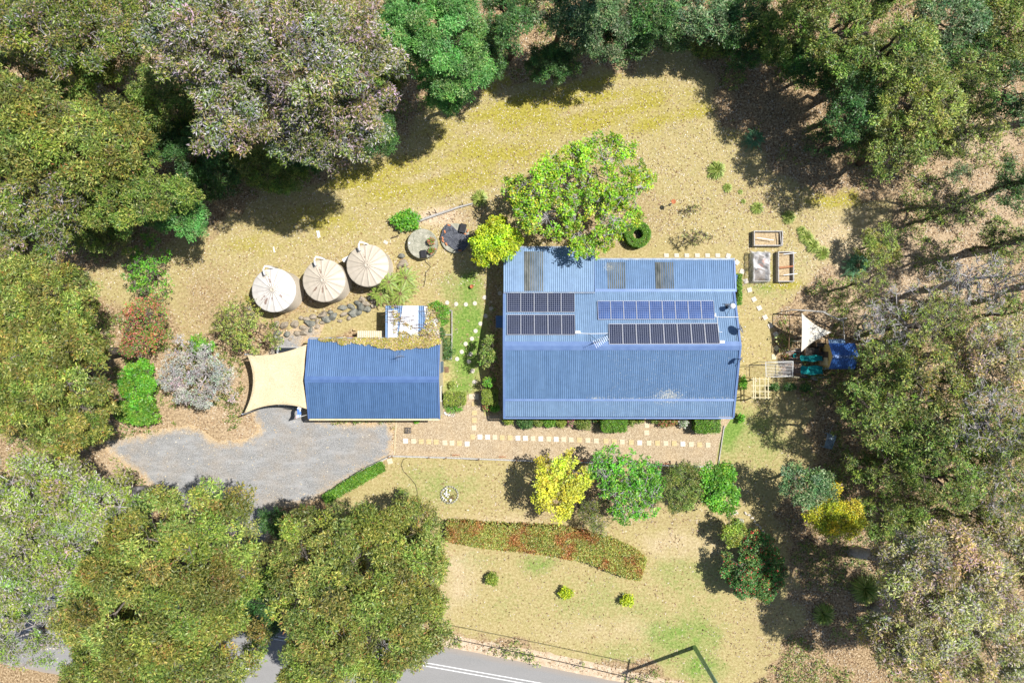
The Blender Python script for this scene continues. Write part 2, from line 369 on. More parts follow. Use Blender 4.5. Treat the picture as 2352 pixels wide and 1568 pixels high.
sheet('pebble_garden', [(909, 966), (1015, 960), (1018, 935), (1060, 925), (1075, 905), (1105, 900), (1112, 955), (1160, 950), (1250, 940), (1690, 945), (1664, 985), (1655, 1010), (1640, 1071), (1400, 1062), (1100, 1051), (907, 1045)], .012, M['pebble'], .8, 20, 30)
# ------------------------------------------------------------------ foliage
def leaf_mesh(name, pos, dr, nr, L, Wd, col):
    n = len(pos); sd = np.cross(dr, nr); sd /= np.linalg.norm(sd, axis=1, keepdims=True) + 1e-9
    L = np.asarray(L)[:, None]; Wd = np.asarray(Wd)[:, None]
    V = np.empty((n, 4, 3), np.float32); V[:, 0] = pos; V[:, 1] = pos + dr * L * .45 + sd * Wd * .5
    V[:, 2] = pos + dr * L - nr * L * .12; V[:, 3] = pos + dr * L * .45 - sd * Wd * .5
    me = bpy.data.meshes.new(name); me.vertices.add(n * 4); me.vertices.foreach_set('co', V.ravel())
    me.loops.add(n * 4); me.loops.foreach_set('vertex_index', np.arange(n * 4, dtype=np.int32))
    me.polygons.add(n); me.polygons.foreach_set('loop_start', np.arange(0, n * 4, 4, dtype=np.int32)); me.update(calc_edges=True)
    at = me.attributes.new('leafcol', 'FLOAT_COLOR', 'POINT')
    C = np.ones((n, 4, 4), np.float32); C[:, :, :3] = col[:, None, :]; at.data.foreach_set('color', C.ravel()); return me
PAL = {
 'olive':  [(5, (.245, .285, .055)), (3, (.14, .195, .035)), (1.5, (.44, .42, .10)), (.5, (.30, .16, .05)), (1, (.06, .10, .02))],
 'grey':   [(4, (.20, .24, .05)), (3, (.42, .36, .36)), (1, (.34, .29, .10)), (2, (.09, .13, .04))],
 'olgrey': [(5, (.20, .25, .04)), (1, (.38, .32, .31)), (1, (.33, .27, .09)), (2, (.07, .12, .03))],
 'light':  [(5, (.28, .37, .06)), (2, (.42, .37, .35)), (2, (.15, .21, .05))],
 'green':  [(4, (.11, .30, .06)), (3, (.19, .40, .11)), (2, (.05, .17, .03)), (1, (.25, .36, .10))],
 'dark':   [(4, (.05, .135, .03)), (3, (.085, .19, .05)), (1, (.16, .25, .06))],
 'mid':    [(4, (.15, .235, .04)), (3, (.22, .30, .05)), (2, (.36, .37, .10)), (2, (.05, .11, .02))],
 'teal':   [(4, (.09, .20, .06)), (3, (.17, .29, .12)), (2, (.30, .36, .17)), (2, (.04, .10, .03))],
 'lemon':  [(4, (.56, .62, .03)), (3, (.32, .45, .02)), (1, (.12, .22, .02))],
 'yellow': [(4, (.68, .66, .07)), (3, (.52, .55, .05)), (1, (.35, .40, .05))],
 'jac':    [(5, (.28, .50, .03)), (3, (.17, .38, .02)), (3, (.46, .48, .05))],
 'yjac':   [(4, (.42, .45, .05)), (3, (.24, .38, .04)), (1, (.45, .28, .06))],
 'fresh':  [(4, (.15, .40, .03)), (3, (.09, .28, .03)), (1, (.32, .48, .06))],
 'sparse': [(4, (.30, .36, .06)), (3, (.19, .27, .05)), (1, (.42, .40, .12))],
 'silver': [(4, (.46, .45, .40)), (3, (.30, .34, .27)), (1, (.45, .40, .38))],
 'redgrn': [(4, (.14, .30, .04)), (4, (.44, .15, .09)), (1, (.45, .22, .14))],
 'pinky':  [(4, (.36, .36, .10)), (3, (.44, .36, .34)), (2, (.52, .46, .20)), (2, (.14, .17, .05))],
 'wattle': [(4, (.58, .54, .03)), (2, (.33, .38, .03)), (1, (.13, .2, .03))],
 'photin': [(5, (.36, .40, .08)), (2, (.12, .18, .03)), (2, (.33, .15, .04)), (1, (.55, .52, .18))],
 'box':    [(4, (.13, .30, .03)), (3, (.09, .22, .02)), (1, (.30, .42, .05))],
 'boxyel': [(4, (.26, .34, .05)), (3, (.14, .22, .03)), (1, (.42, .44, .08))],
 'camel':  [(4, (.06, .17, .03)), (3, (.12, .27, .06)), (1, (.50, .06, .05)), (1, (.28, .34, .10))],
 'pinkfl': [(3, (.12, .24, .05)), (3, (.62, .22, .30)), (1, (.3, .38, .1))],
 'whitefl': [(3, (.12, .24, .05)), (3, (.75, .72, .66))],
 'vine':   [(4, (.52, .44, .08)), (3, (.50, .36, .22)), (2, (.38, .42, .06)), (2, (.60, .50, .36))],
 'fern':   [(4, (.22, .34, .05)), (3, (.36, .42, .10))],
 'cycad':  [(4, (.06, .20, .07)), (3, (.14, .32, .15))],
 'tuft':   [(4, (.26, .36, .06)), (3, (.45, .48, .14)), (1, (.12, .2, .03))]}
def pick(pal, n, rng, jit=.22):
    p = PAL[pal]; w = np.array([a for a, _ in p], float); w /= w.sum(); cs = np.array([c for _, c in p])
    k = rng.choice(len(p), n, p=w); return cs[k] * (1.12 * rng.uniform(1 - jit, 1 + jit, (n, 1)))
def unit(v): return v / (np.linalg.norm(v, axis=1, keepdims=True) + 1e-9)
def sprigs(cent, rng, k, L, pal, asp=.3, spread=.8, up=.35, tint=None):
    n = len(cent); dr = unit(rng.normal(0, 1, (n * k, 3)) * [1, 1, .55] + [0, 0, up * .4]); c = np.repeat(cent, k, 0)
    nr = unit(rng.normal(0, .55, (n * k, 3)) + [0, 0, 1]); nr = unit(nr - dr * (nr * dr).sum(1, keepdims=True))
    Ls = L * rng.uniform(.65, 1.3, n * k); col = pick(pal, n * k, rng)
    if tint is not None: col = col * np.repeat(tint, k, 0)
    return c + dr * L * spread * .3, dr, nr, Ls, Ls * asp * rng.uniform(.8, 1.3, n * k), col
NTREE = [0]
def tree(name, label, x, y, rx, ry, top, pal, dens=1.0, leaf=.26, asp=.28, depth=.75, base=None, trunk=None, twigs=.35, bark='bark', cl=None, cat='tree', group=None, droop=0.0, k=8, lift=None, lobes=None, limbs=None, deep=False):
    NTREE[0] += 1; rng = np.random.default_rng(100 + NTREE[0]); rr = random.Random(NTREE[0])
    rxm = rx * S * (H - top * .8) / H; rym = ry * S * (H - top * .8) / H; Rm = (rxm + rym) / 2
    rz = min(Rm * depth, top * .42); hc = top - rz
    cx, cy, _ = P(x, y, top * .8)
    bx, by = (cx, cy) if base is None else P(*base)[:2]
    cl = cl or min(.85, max(.28, Rm * .18))
    rxm = max(.5 * rxm, rxm - cl * .35); rym = max(.5 * rym, rym - cl * .35)
    nc = max(8, int(4.6 * rxm * rym / cl ** 2 * (.55 + .45 * dens)))
    th = rng.uniform(0, 2 * np.pi, nc); u = np.sqrt(rng.uniform(0, 1, nc))
    ph = rng.uniform(0, 6.28, 3); out = 1 + .16 * np.sin(2 * th + ph[0]) + .12 * np.sin(3 * th + ph[1]) + .09 * np.sin(7 * th + ph[2])
    rr_ = np.clip(u * out, 0, 1.25); q = np.minimum(rr_, 1) ** 2
    zz = hc + rz * (np.sqrt(1 - q * .92)) * np.where(rng.random(nc) < .66, rng.uniform(.55, 1.0, nc), rng.uniform(-.35 if not deep else -1.1, .7, nc)) - droop * q
    C = np.stack([cx + rr_ * rxm * np.cos(th), cy + rr_ * rym * np.sin(th), np.maximum(zz, cl * .55)], 1)
    cr = cl * rng.uniform(.7, 1.25, nc)
    root = thing(name, label, cat, (bx, by, 0), group)
    # trunk, limbs and twigs
    tr = trunk or max(.04, min(.3, .021 * top + .01 * Rm)); m = MB()
    fork = Vector((bx + (cx - bx) * .55, by + (cy - by) * .55, max(.2 * top, hc - rz * .75)))
    def wob(p, q, n, a):
        p, q = Vector(p), Vector(q); L = (q - p).length; ps = [p + (q - p) * (i / n) + (Vector((rr.gauss(0, 1), rr.gauss(0, 1), rr.gauss(0, .6))) * a * L if 0 < i < n else Vector()) for i in range(n + 1)]
        return ps
    m.tube(wob((bx, by, -.05), fork, 4, .03), [tr * 1.25, tr, tr * .92, tr * .85, tr * .8], 8)
    nl = limbs or max(4, min(9, int(Rm * 1.4) + 2)); ends = []
    for i in range(nl):
        a = 2 * math.pi * (i + rr.random() * .7) / nl; f = rr.uniform(.45, .8)
        e = Vector((cx + math.cos(a) * rxm * f, cy + math.sin(a) * rym * f, hc + rz * rr.uniform(.25, .75)))
        pts = wob(fork, e, 5, .06); m.tube(pts, [tr * .62, tr * .5, tr * .4, tr * .3, tr * .22, tr * .12], 6); ends += [(p, tr * (.5 - .07 * j)) for j, p in enumerate(pts[1:])]
    E = np.array([tuple(p) for p, _ in ends])
    for i in range(nc):
        j = int(np.argmin(((E - C[i]) ** 2).sum(1) + rng.uniform(0, Rm * .3, len(E)))); p, r0 = ends[j]
        m.tube(wob(p, C[i], 3, .09), [max(.02, r0 * .35), max(.016, r0 * .25), .014, .01], 4, False)
        for _ in range(int(twigs * 6 + rng.random())):
            d = Vector(unit(rng.normal(0, 1, (1, 3)))[0]); d.z = abs(d.z) * .6
            e = Vector(C[i]) + d * cr[i] * rng.uniform(.7, 1.3); m.tube(wob(C[i], e, 2, .12), [.03, .02, .009], 3, False)
    m.build('trunk', M[bark], root, True)
    # leaves: sprigs spread over each clump, thicker on its upper skin
    ns = np.maximum(3, (dens * 15 * (cr / .5) ** 2 * (.26 / leaf) ** 1.5).astype(int)); T = int(ns.sum())
    ci = np.repeat(np.arange(nc), ns); d = unit(rng.normal(0, 1, (T, 3))); d[:, 2] = np.where(rng.random(T) < .7, np.abs(d[:, 2]), d[:, 2])
    rad = rng.uniform(.25, 1, T) ** .45
    c = C[ci] + d * (cr[ci] * rad)[:, None] * [1, 1, .62]; c[:, 2] = np.maximum(c[:, 2], .06)
    tint = (rng.uniform(.84, 1.16, (nc, 3)) * rng.uniform(.62, 1.38, (nc, 1)))[ci]
    me = leaf_mesh('crown', *[np.array(a) for a in sprigs(c - np.array([bx, by, 0]), rng, k, leaf, pal, asp, tint=tint)])
    link('crown', me, M['leaf'], root); return root
def bush(name, label, x, y, rx, ry, h, pal, n=None, leaf=.12, asp=.5, cat='shrub', group=None, box=False, hb=0.0, k=5, fr=.9):
    """dense clipped or loose shrub: twiggy core and a leafy skin; rx, ry half sizes in plan units"""
    NTREE[0] += 1; rng = np.random.default_rng(500 + NTREE[0])
    kx = S * (H - h * .7) / H; a, b = rx * kx, ry * kx; cx, cy, _ = P(x, y, h * .7)
    root = thing(name, label, cat, (cx, cy, 0), group)
    n = n or int(max(60, 95 * (a * b * 3.14 + 3 * (a + b) * h * .5) * (.12 / leaf) ** 1.6))
    if box:
        s = rng.random(n); X = rng.uniform(-1, 1, n); Y = rng.uniform(-1, 1, n); side = s < .35
        ax = rng.random(n) < .5; sg = np.sign(rng.uniform(-1, 1, n)); X = np.where(side & ax, sg, X); Y = np.where(side & ~ax, sg, Y)
        Zt = np.where(side, rng.uniform(.1, 1, n), 1.0 - .12 * np.maximum(np.abs(X), np.abs(Y)) ** 6)
        rc = np.maximum(1, (np.abs(X) ** 6 + np.abs(Y) ** 6) ** (1 / 6.)); c = np.stack([X / rc * a, Y / rc * b, Zt * h], 1) + rng.normal(0, .025, (n, 3))
        core = MB().box(-a * .9, -b * .9, .0, a * .9, b * .9, h * .9)
    else:
        d = unit(rng.normal(0, 1, (n, 3))); d[:, 2] = np.abs(d[:, 2]) * np.where(rng.random(n) < .2, -.4, 1); ph = rng.uniform(0, 6.28, 4); t_ = np.arctan2(d[:, 1], d[:, 0])
        lump = 1 + .13 * np.sin(3 * t_ + ph[0]) * 1 + .10 * np.sin(5 * t_ + ph[1] + 3 * d[:, 2]) + .08 * np.sin(9 * t_ + ph[2])
        r = rng.uniform(.55 if fr > .8 else .2, 1.04, n) ** .6 * lump
        c = np.stack([d[:, 0] * r * a, d[:, 1] * r * b, h * .5 + d[:, 2] * r * h * .5], 1); c[:, 2] = np.maximum(c[:, 2], .04)
        core = MB()
        for i in range(9):
            q = d[i]; core.tube([(0, 0, -.02), (q[0] * a * .4, q[1] * b * .4, h * .35), (q[0] * a * .8, q[1] * b * .8, h * .5 + q[2] * h * .35)], [.035, .022, .01], 4)
    core.v = [(v[0] + cx, v[1] + cy, v[2]) for v in core.v]
    core.build('stems', M['darkbark'], root)
    tint = rng.uniform(.85, 1.15, (n, 1)) * np.ones((n, 3))
    me = leaf_mesh('foliage', *sprigs(c, rng, k, leaf, pal, asp, tint=tint)); link('foliage', me, M['leaf'], root); return root
def tuft(name, label, x, y, r, h, pal, n=150, w=.03, group=None, cat='grass tuft'):
    NTREE[0] += 1; rng = np.random.default_rng(900 + NTREE[0]); cx, cy, _ = P(x, y); rm = r * S * 1.15
    root = thing(name, label, cat, (cx, cy, 0), group)
    a = rng.uniform(0, 6.28, n); t = rng.uniform(.15, 1, n) ** .7; L = (rm * rng.uniform(.6, 1.05, n))
    P0 = np.stack([np.cos(a), np.sin(a), 0 * a], 1) * (rng.uniform(0, .12, n) * rm)[:, None]
    hd = np.stack([np.cos(a), np.sin(a), 0 * a], 1); d1 = unit(hd * t[:, None] + [0, 0, 1] * (1.1 - t[:, None] * .5) * (h / rm)); m1 = P0 + d1 * (L * .65)[:, None]
    d2 = unit(hd * 1.0 + [0, 0, -.12]); nr = unit(np.cross(np.cross(d1, [0, 0, 1]), d1) + 1e-4); col = pick(pal, n, rng)
    nr2 = unit(np.cross(np.cross(d2, [0, 0, 1]), d2) + 1e-4)
    me = leaf_mesh('blades', np.r_[P0, m1 - d1 * .12 * L[:, None]], np.r_[d1, d2], np.r_[nr, nr2], np.r_[L * .8, L * .5], np.full(2 * n, w), np.r_[col, col * 1.1])
    link('blades', me, M['leaf'], root); return root
def fronds(name, label, x, y, h, L, nf, pal, trunk=.12, cat='fern', group=None, lw=.05, ll=.3, sag=.55):
    NTREE[0] += 1; rng = np.random.default_rng(1300 + NTREE[0]); cx, cy, _ = P(x, y, h)
    root = thing(name, label, cat, (cx, cy, 0), group); m = MB(); m.tube([(cx, cy, -.05), (cx + .03, cy, h * .5), (cx, cy, h)], [trunk, trunk * .85, trunk * .8], 8); m.build('trunk', M['darkbark'], root, True)
    po, dr, nr, Ls, col = [], [], [], [], []; st = MB()
    for i in range(nf):
        a = 2 * math.pi * (i + rng.random() * .6) / nf; Lf = L * rng.uniform(.75, 1.1); hd = np.array([math.cos(a), math.sin(a), 0]); sd = np.array([-hd[1], hd[0], 0])
        T = np.linspace(0, 1, 22); pts = hd * (T * Lf)[:, None] + np.stack([0 * T, 0 * T, h + Lf * (.42 * T - (sag + .3) * T * T)], 1)
        pts[:, 2] = np.maximum(pts[:, 2], .05)
        st.tube([(p[0] + cx, p[1] + cy, p[2]) for p in pts[::5]], [.02, .016, .012, .008, .006][:len(pts[::5])], 4)
        for s in (-1, 1):
            for j in range(2, 22):
                po.append(pts[j]); dr.append(sd * s + hd * .55 + np.array([0, 0, -.1])); nr.append([0, 0, 1]); Ls.append(ll * math.sin(min(1, .18 + T[j] * 1.1) * math.pi * .93) + .03)
    dr = unit(np.array(dr)); nr = np.array(nr, float); nr = unit(nr - dr * (nr * dr).sum(1, keepdims=True)); Ls = np.abs(np.array(Ls)); Ls = Ls * rng.uniform(.85, 1.1, len(Ls))
    col = pick(pal, len(po), rng, .15)
    f = link('fronds', leaf_mesh('fronds', np.array(po), dr, nr, Ls, np.full(len(po), lw), col), M['leaf'], root)
    st.build('stalks', M['browntimber'], root); return root
# ------------------------------------------------------------------ roofs
def roofmat(name, a, b, lichen=None, rough=.42):
    t = NT(name); c = t.ramp(t.noise(.5, 5, .6, t.map((3.5, .5, 1))), [(.3, a), (.7, b)])
    c = t.mix(1., c, t.ramp(t.noise(2.2, 5, .7), [(.3, .88), (.7, 1.1)]), 'MULTIPLY')
    if lichen:
        g = t.n.new('ShaderNodeAttribute'); g.attribute_name = 'lichen'
        f = t.math('ADD', t.math('MULTIPLY', g.outputs['Fac'], .27), t.noise(8.5, 5, .8))
        c = t.mix(t.ramp(f, [(.66, 0.), (.78, .75)]), c, t.ramp(t.noise(9, 3), [(.3, (.50, .48, .36)), (.7, (.80, .78, .66))]))
    return t.done(c, rough, .15, .4)
M['blue'] = roofmat('blue corrugated steel', (.11, .195, .335), (.145, .245, .40), True)
M['lightblue'] = roofmat('pale blue corrugated steel', (.165, .26, .40), (.21, .32, .465), True)
M['deepblue'] = roofmat('deep blue corrugated steel', (.072, .145, .285), (.098, .185, .345), True)
M['trim'] = mottled('blue ridge flashing', (.12, .195, .38), (.155, .24, .43), 1.5, .45, .1)
M['deeptrim'] = mottled('deep blue flashing', (.085, .155, .34), (.11, .195, .39), 1.5, .45, .1)
M['gutter'] = mottled('gutter steel', (.16, .22, .34), (.34, .38, .42), 2.5, .5, .1)
def skymat(name, a, b):
    t = NT(name); return t.done(t.ramp(t.noise(3, 4, .6, t.map((1, .35, 1))), [(.35, a), (.65, b)]), .25, 0, .6)
M['skylight'] = skymat('dark ribbed skylight sheet', (.05, .06, .055), (.15, .16, .15))
M['milky'] = skymat('white ribbed plastic sheet', (.60, .62, .66), (.80, .81, .83))
def corr(name, p00, p10, p11, p01, mat, parent, pitch=.152, amp=.026, lift=0.0, lichen=None, ny=14, **kw):
    """corrugated sheet; ribs run from the edge p00-p10 to the edge p01-p11"""
    p00, p10, p11, p01 = (np.array(p, float) for p in (p00, p10, p11, p01))
    w = np.linalg.norm(p10 - p00); n = max(8, int(w / pitch)) * 6; u = np.linspace(0, 1, n + 1); nrm = np.cross(p10 - p00, p01 - p00); nrm /= np.linalg.norm(nrm)
    if nrm[2] < 0: nrm = -nrm
    wv = np.sin(u * n / 6 * 2 * np.pi) * amp + lift
    V = []
    for j in range(ny + 1):
        t = j / ny; a = p00 + (p01 - p00) * t; b = p10 + (p11 - p10) * t; V.append(a + (b - a) * u[:, None] + nrm * wv[:, None])
    V = np.concatenate(V); m = MB(); m.v = [tuple(v) for v in V]; r = n + 1
    m.f = [(j * r + i, j * r + i + 1, (j + 1) * r + i + 1, (j + 1) * r + i) for j in range(ny) for i in range(n)]
    o = m.build(name, mat, parent, True, **kw)
    if lichen is not None:
        at = o.data.attributes.new('lichen', 'FLOAT', 'POINT'); at.data.foreach_set('value', lichen(V[:, 0], V[:, 1]).astype(np.float32))
    return o
def toplane(px, py, y0, h0, y1, h1):   # plan point lying on a slope whose height runs from h0 at y0 to h1 at y1
    h = (h0 + h1) / 2
    for _ in range(8):
        Y = P(px, py, h)[1]; h = h0 + (Y - y0) * (h1 - h0) / (y1 - y0)
    return P(px, py, h)
# --- main house
XL, XR = -.66, 16.72; YR, HR = -.32, 4.25; YN, HN = 3.73, 2.78; YB, HB = -4.36, 3.02; YE, HE = -5.66, 2.62
house = thing('house', 'large low house with a wide blue corrugated roof and four groups of solar panels', 'house', ((XL + XR) / 2, -1, 0))
w = MB()
y0, y1 = -4.2, 3.4; prof = [(y0, 0), (y1, 0), (y1, 2.75), (YR, 4.05), (y0, 2.85)]
b = len(w.v); w.v += [(XL + .25, y, z) for y, z in prof] + [(XR - .3, y, z) for y, z in prof]
w.f += [(4, 3, 2, 1, 0), (5, 6, 7, 8, 9), (0, 1, 6, 5), (1, 2, 7, 6), (2, 3, 8, 7), (3, 4, 9, 8), (4, 0, 5, 9)]
w.box(8.6, 3.4, 0, XR - .45, 5.7, 2.2)
w.build('wall', M['cream'], house)
v = MB(); v.box(XL + .3, 3.42, 0, XL + .42, 6.7, 2.1); v.box(XL + .3, 6.58, 0, 5.2, 6.7, 2.1)
v.build('patio_wall', M['cream'], house)
for (x, hgt) in ((.3, 2.1), (3.2, 2.1), (6.2, 2.1), (9.2, 2.1), (12.2, 2.1), (15.4, 2.1)):
    MB().box(x - .05, -5.45, 0, x + .05, -5.35, 2.55).build('verandah_post', M['white'], house)
for x in (1.2, 4.6, 11.3, 14.2):
    f = MB().box(x - .75, -4.23, .95, x + .75, -4.19, 2.15).build('window', M['white'], house); MB().box(x - .69, -4.25, 1.01, x + .69, -4.232, 2.09).build('pane', M['glass'], f)
d = MB().box(8.3, -4.24, .1, 9.2, -4.19, 2.15).build('door', M['browntimber'], house); MB().obox((8.4, -4.27, 1.05), .04, .05, .12).build('handle', M['steel'], d)
for y in (-2.6, 1.6):
    f = MB().box(XR - .30, y - .6, 1.0, XR - .262, y + .6, 2.1).build('window', M['white'], house); MB().box(XR - .258, y - .54, 1.06, XR - .25, y + .54, 2.04).build('pane', M['glass'], f)
def lich(cx, a, b):
    def f(X, Y):
        g = np.exp(-((X - 11.6) / 1.5) ** 2) * np.exp(-((Y + 4.1) / .75) ** 2) * .9
        g2 = np.exp(-((X - 6.3) / .5) ** 2) * np.exp(-((Y + 4.3) / .3) ** 2) * .9
        g3 = np.exp(-((X - 15.4) / .7) ** 2) * np.exp(-((Y + 4.3) / .25) ** 2) * .6
        g4 = .62 * (X > 5.5) * np.exp(-((Y + 4.3) / .25) ** 2); g5 = .28 * (X > 7) * (X < 16.3)
        return np.maximum.reduce([g, g2, g3, g4, g5])
    return f
LI = lich(0, 0, 0)
corr('roof', (XL + .14, YB, HB), (XR - .14, YB, HB), (XR - .14, YR - .06, HR - .02), (XL + .14, YR - .06, HR - .02), M['blue'], house, lichen=LI, ny=40)
corr('roof', (XL + .14, YE, HE), (XR - .14, YE, HE), (XR - .14, YB - .02, HB - .02), (XL + .14, YB - .02, HB - .02), M['lightblue'], house, lichen=LI, ny=16)
corr('roof', (XL + .14, YR + .06, HR - .02), (XR - .14, YR + .06, HR - .02), (XR - .14, YN, HN), (XL + .14, YN, HN), M['lightblue'], house)
wn0, wn1 = P(1366, 672, 2.75), P(1685, 597, 2.38); YW = P(0, 597, 2.36)[1]; YP = P(0, 569.5, 2.5)[1]; XM = P(1366, 0, 2.6)[0]; XW = P(1685, 0, 2.4)[0]
corr('roof', (XM, YN + .02, 2.70), (XW, YN + .02, 2.70), (XW, YW, 2.34), (XM, YW, 2.34), M['blue'], house, lichen=lambda X, Y: .42 * np.exp(-((X - 7.3) / .5) ** 2) * np.exp(-((Y - 5.6) / .35) ** 2) * 2.2)
corr('roof', (XL + .02, YN - .03, 2.98), (XM - .03, YN - .03, 2.98), (XM - .03, YP, 2.55), (XL + .02, YP, 2.55), M['lightblue'], house)
def skyl(x0, x1, ya, ha, yb, hb):
    X0, X1 = P(D(1, x0, 0)[0], 0, 2.6)[0], P(D(1, x1, 0)[0], 0, 2.6)[0]
    corr('skylight_sheet', (X0, ya, ha), (X1, ya, ha), (X1, yb, hb), (X0, yb, hb), M['skylight'], house, lift=.016)
skyl(385, 540, YN + .03, 2.975, YP - .28, 2.59); skyl(1040, 1185, YN + .08, 2.69, YW - .16, 2.365); skyl(1415, 1565, YN + .08, 2.69, YW - .16, 2.365)
# battens under the translucent sheets
# flashings, ridge, barge boards, gutters
m = MB(); m.hexa([(XL, YR - .32, HR - .085), (XR, YR - .32, HR - .085), (XR, YR, HR + .01), (XL, YR, HR + .01)], [(XL, YR - .32, HR - .055), (XR, YR - .32, HR - .055), (XR, YR, HR + .05), (XL, YR, HR + .05)])
m.hexa([(XL, YR, HR + .01), (XR, YR, HR + .01), (XR, YR + .32, HR - .085), (XL, YR + .32, HR - .085)], [(XL, YR, HR + .05), (XR, YR, HR + .05), (XR, YR + .32, HR - .055), (XL, YR + .32, HR - .055)])
m.build('ridge_cap', M['trim'], house)
m = MB(); m.beam((XL + .14, YB, HB + .03), (XR - .14, YB, HB + .03), .16, .02)
o = m.build('pitch_flashing', M['trim'], house)
for X in (XL + .07, XR - .07):
    g = MB(); g.beam((X, YE - .05, HE + .035), (X, YB, HB + .035), .15, .05); g.beam((X, YB, HB + .036), (X, YR, HR + .036), .15, .05); g.beam((X, YR, HR + .036), (X, YN, HN + .036), .15, .05)
    g.build('barge_flashing', M['trim'], house)
MB().beam((XW + .06, YN, 2.73), (XW + .06, YW - .05, 2.37), .12, .05).build('barge_flashing', M['trim'], house)
MB().box(XL, YE - .16, HE - .12, XR - .06, YE - .04, HE - .01).build('gutter', M['trim'], house)
MB().box(XM, YW + .01, 2.2, XW + .12, YW + .14, 2.33).build('gutter', M['gutter'], house)
MB().box(XL, YP + .01, 2.4, XM - .04, YP + .13, 2.53).build('gutter', M['gutter'], house)
MB().box(XL + .03, YN - .12, 2.96, XM - .03, YN - .05, 3.03).build('gutter', M['gutter'], house)
MB().beam((XM - .015, YN - .1, 2.98), (XM - .015, YP, 2.5), .04, .16).build('barge_flashing', M['trim'], house)
MB().beam((XM, YN + .1, 2.745), (XW, YN + .1, 2.745), .22, .02).build('pitch_flashing', M['trim'], house)
# small awnings
a0 = Q(1, 2036, 555, 2.1); a1 = Q(1, 2062, 390, 1.9)
corr('awning', (XR - .3, a0[1], 2.25), (XR - .3, a1[1], 2.25), (a1[0], a1[1], 1.85), (a0[0], a0[1], 1.85), M['deepblue'], house, ny=2)
a0 = Q(1, 163, 805, 1.9); a1 = Q(1, 163, 710, 1.9)
corr('awning', (XL + .27, a0[1], 2.2), (XL + .27, a1[1], 2.2), (a1[0], a1[1], 1.85), (a0[0], a0[1], 1.85), M['deepblue'], house, ny=2)
# --- solar panels
def pv(name, c, l, g):
    t = NT(name); s = t.n.new('ShaderNodeSeparateXYZ'); uv = t.n.new('ShaderNodeAttribute'); uv.attribute_name = 'cell'; t.L(uv.outputs['Vector'], s.inputs[0])
    def line(o, w): return t.math('LESS_THAN', t.math('FRACT', o), w)
    f = t.math('MAXIMUM', line(s.outputs[0], .10), line(s.outputs[1], .10)); base = t.ramp(t.noise(1.2, 3), [(.35, c), (.65, g)])
    return t.done(t.mix(f, base, l), .12, 0, .7)
M['pvdark'] = pv('dark solar cells', (.005, .008, .025), (.30, .33, .42), (.010, .015, .045)); M['pvblue'] = pv('blue solar cells', (.02, .05, .16), (.30, .36, .55), (.045, .10, .27))
M['alu'] = mottled('aluminium frame', (.55, .56, .58), (.68, .68, .70), 5, .35, .6)
def slope(px, py): return toplane(px, py, YR, HR, YN, HN)
ORD = ['first', 'second', 'third', 'fourth', 'fifth', 'sixth', 'seventh', 'eighth', 'ninth', 'tenth', 'eleventh', 'twelfth', 'thirteenth', 'fourteenth', 'fifteenth', 'sixteenth', 'seventeenth', 'eighteenth', 'nineteenth', 'twentieth',
       'twenty-first', 'twenty-second', 'twenty-third', 'twenty-fourth', 'twenty-fifth', 'twenty-sixth', 'twenty-seventh', 'twenty-eighth', 'twenty-ninth', 'thirtieth']
def lerp(a, b, t): return tuple(a[i] + (b[i] - a[i]) * t for i in range(len(a)))
def array(c4, n, mat, what, gy=(6, 10)):
    TL, TR, BR, BL = [np.array(slope(*D(1, *c))) for c in c4]; N = np.array([0, (HR - HN) / (YN - YR), 1]); N /= np.linalg.norm(N)
    for i in range(n):
        g = .012; q = [TL + (TR - TL) * (i / n), TL + (TR - TL) * ((i + 1) / n), BL + (BR - BL) * ((i + 1) / n), BL + (BR - BL) * (i / n)]
        c = sum(q) / 4; q = [c + (p - c) * .985 for p in q]; up = N * .09
        root = thing('solar_panel', '%s solar panel from the left, %s' % (ORD[i], what), 'solar panel', tuple(c), 'solar panels on the main roof')
        inn = [c + (p - c) * .955 for p in q]; fr = MB()
        for j in range(4):
            k = (j + 1) % 4; fr.hexa([q[j] + up, q[k] + up, inn[k] + up, inn[j] + up], [q[j] + up + N * .035, q[k] + up + N * .035, inn[k] + up + N * .035, inn[j] + up + N * .035])
        for s in (.25, .75):
            a = q[0] + (q[1] - q[0]) * s; b_ = q[3] + (q[2] - q[3]) * s; fr.beam(a + N * .055, b_ + N * .055, .04, .06)
        fr.build('frame', M['alu'], root)
        me = MB(); e = N * .115
        A = [inn[0] + e, inn[1] + e, inn[2] + e, inn[3] + e]; me.hexa([p - N * .015 for p in A], A)
        o = me.build('cells', M[mat], root); at = o.data.attributes.new('cell', 'FLOAT_VECTOR', 'POINT')
        uv = [(0, 0, 0), (gy[0], 0, 0), (gy[0], gy[1], 0), (0, gy[1], 0)] * 2; at.data.foreach_set('vector', np.array(uv, np.float32).ravel())
array([(252, 530), (779, 530), (780, 688), (252, 687)], 5, 'pvdark', 'upper row of the left black arrays')
array([(252, 704), (782, 704), (785, 866), (252, 865)], 5, 'pvdark', 'lower row of the left black arrays')
array([(958, 597), (1867, 595), (1877, 742), (963, 746)], 9, 'pvblue', 'blue array', (6, 10))
array([(1046, 776), (1900, 772), (1916, 936), (1050, 939)], 8, 'pvdark', 'long black array by the ridge')
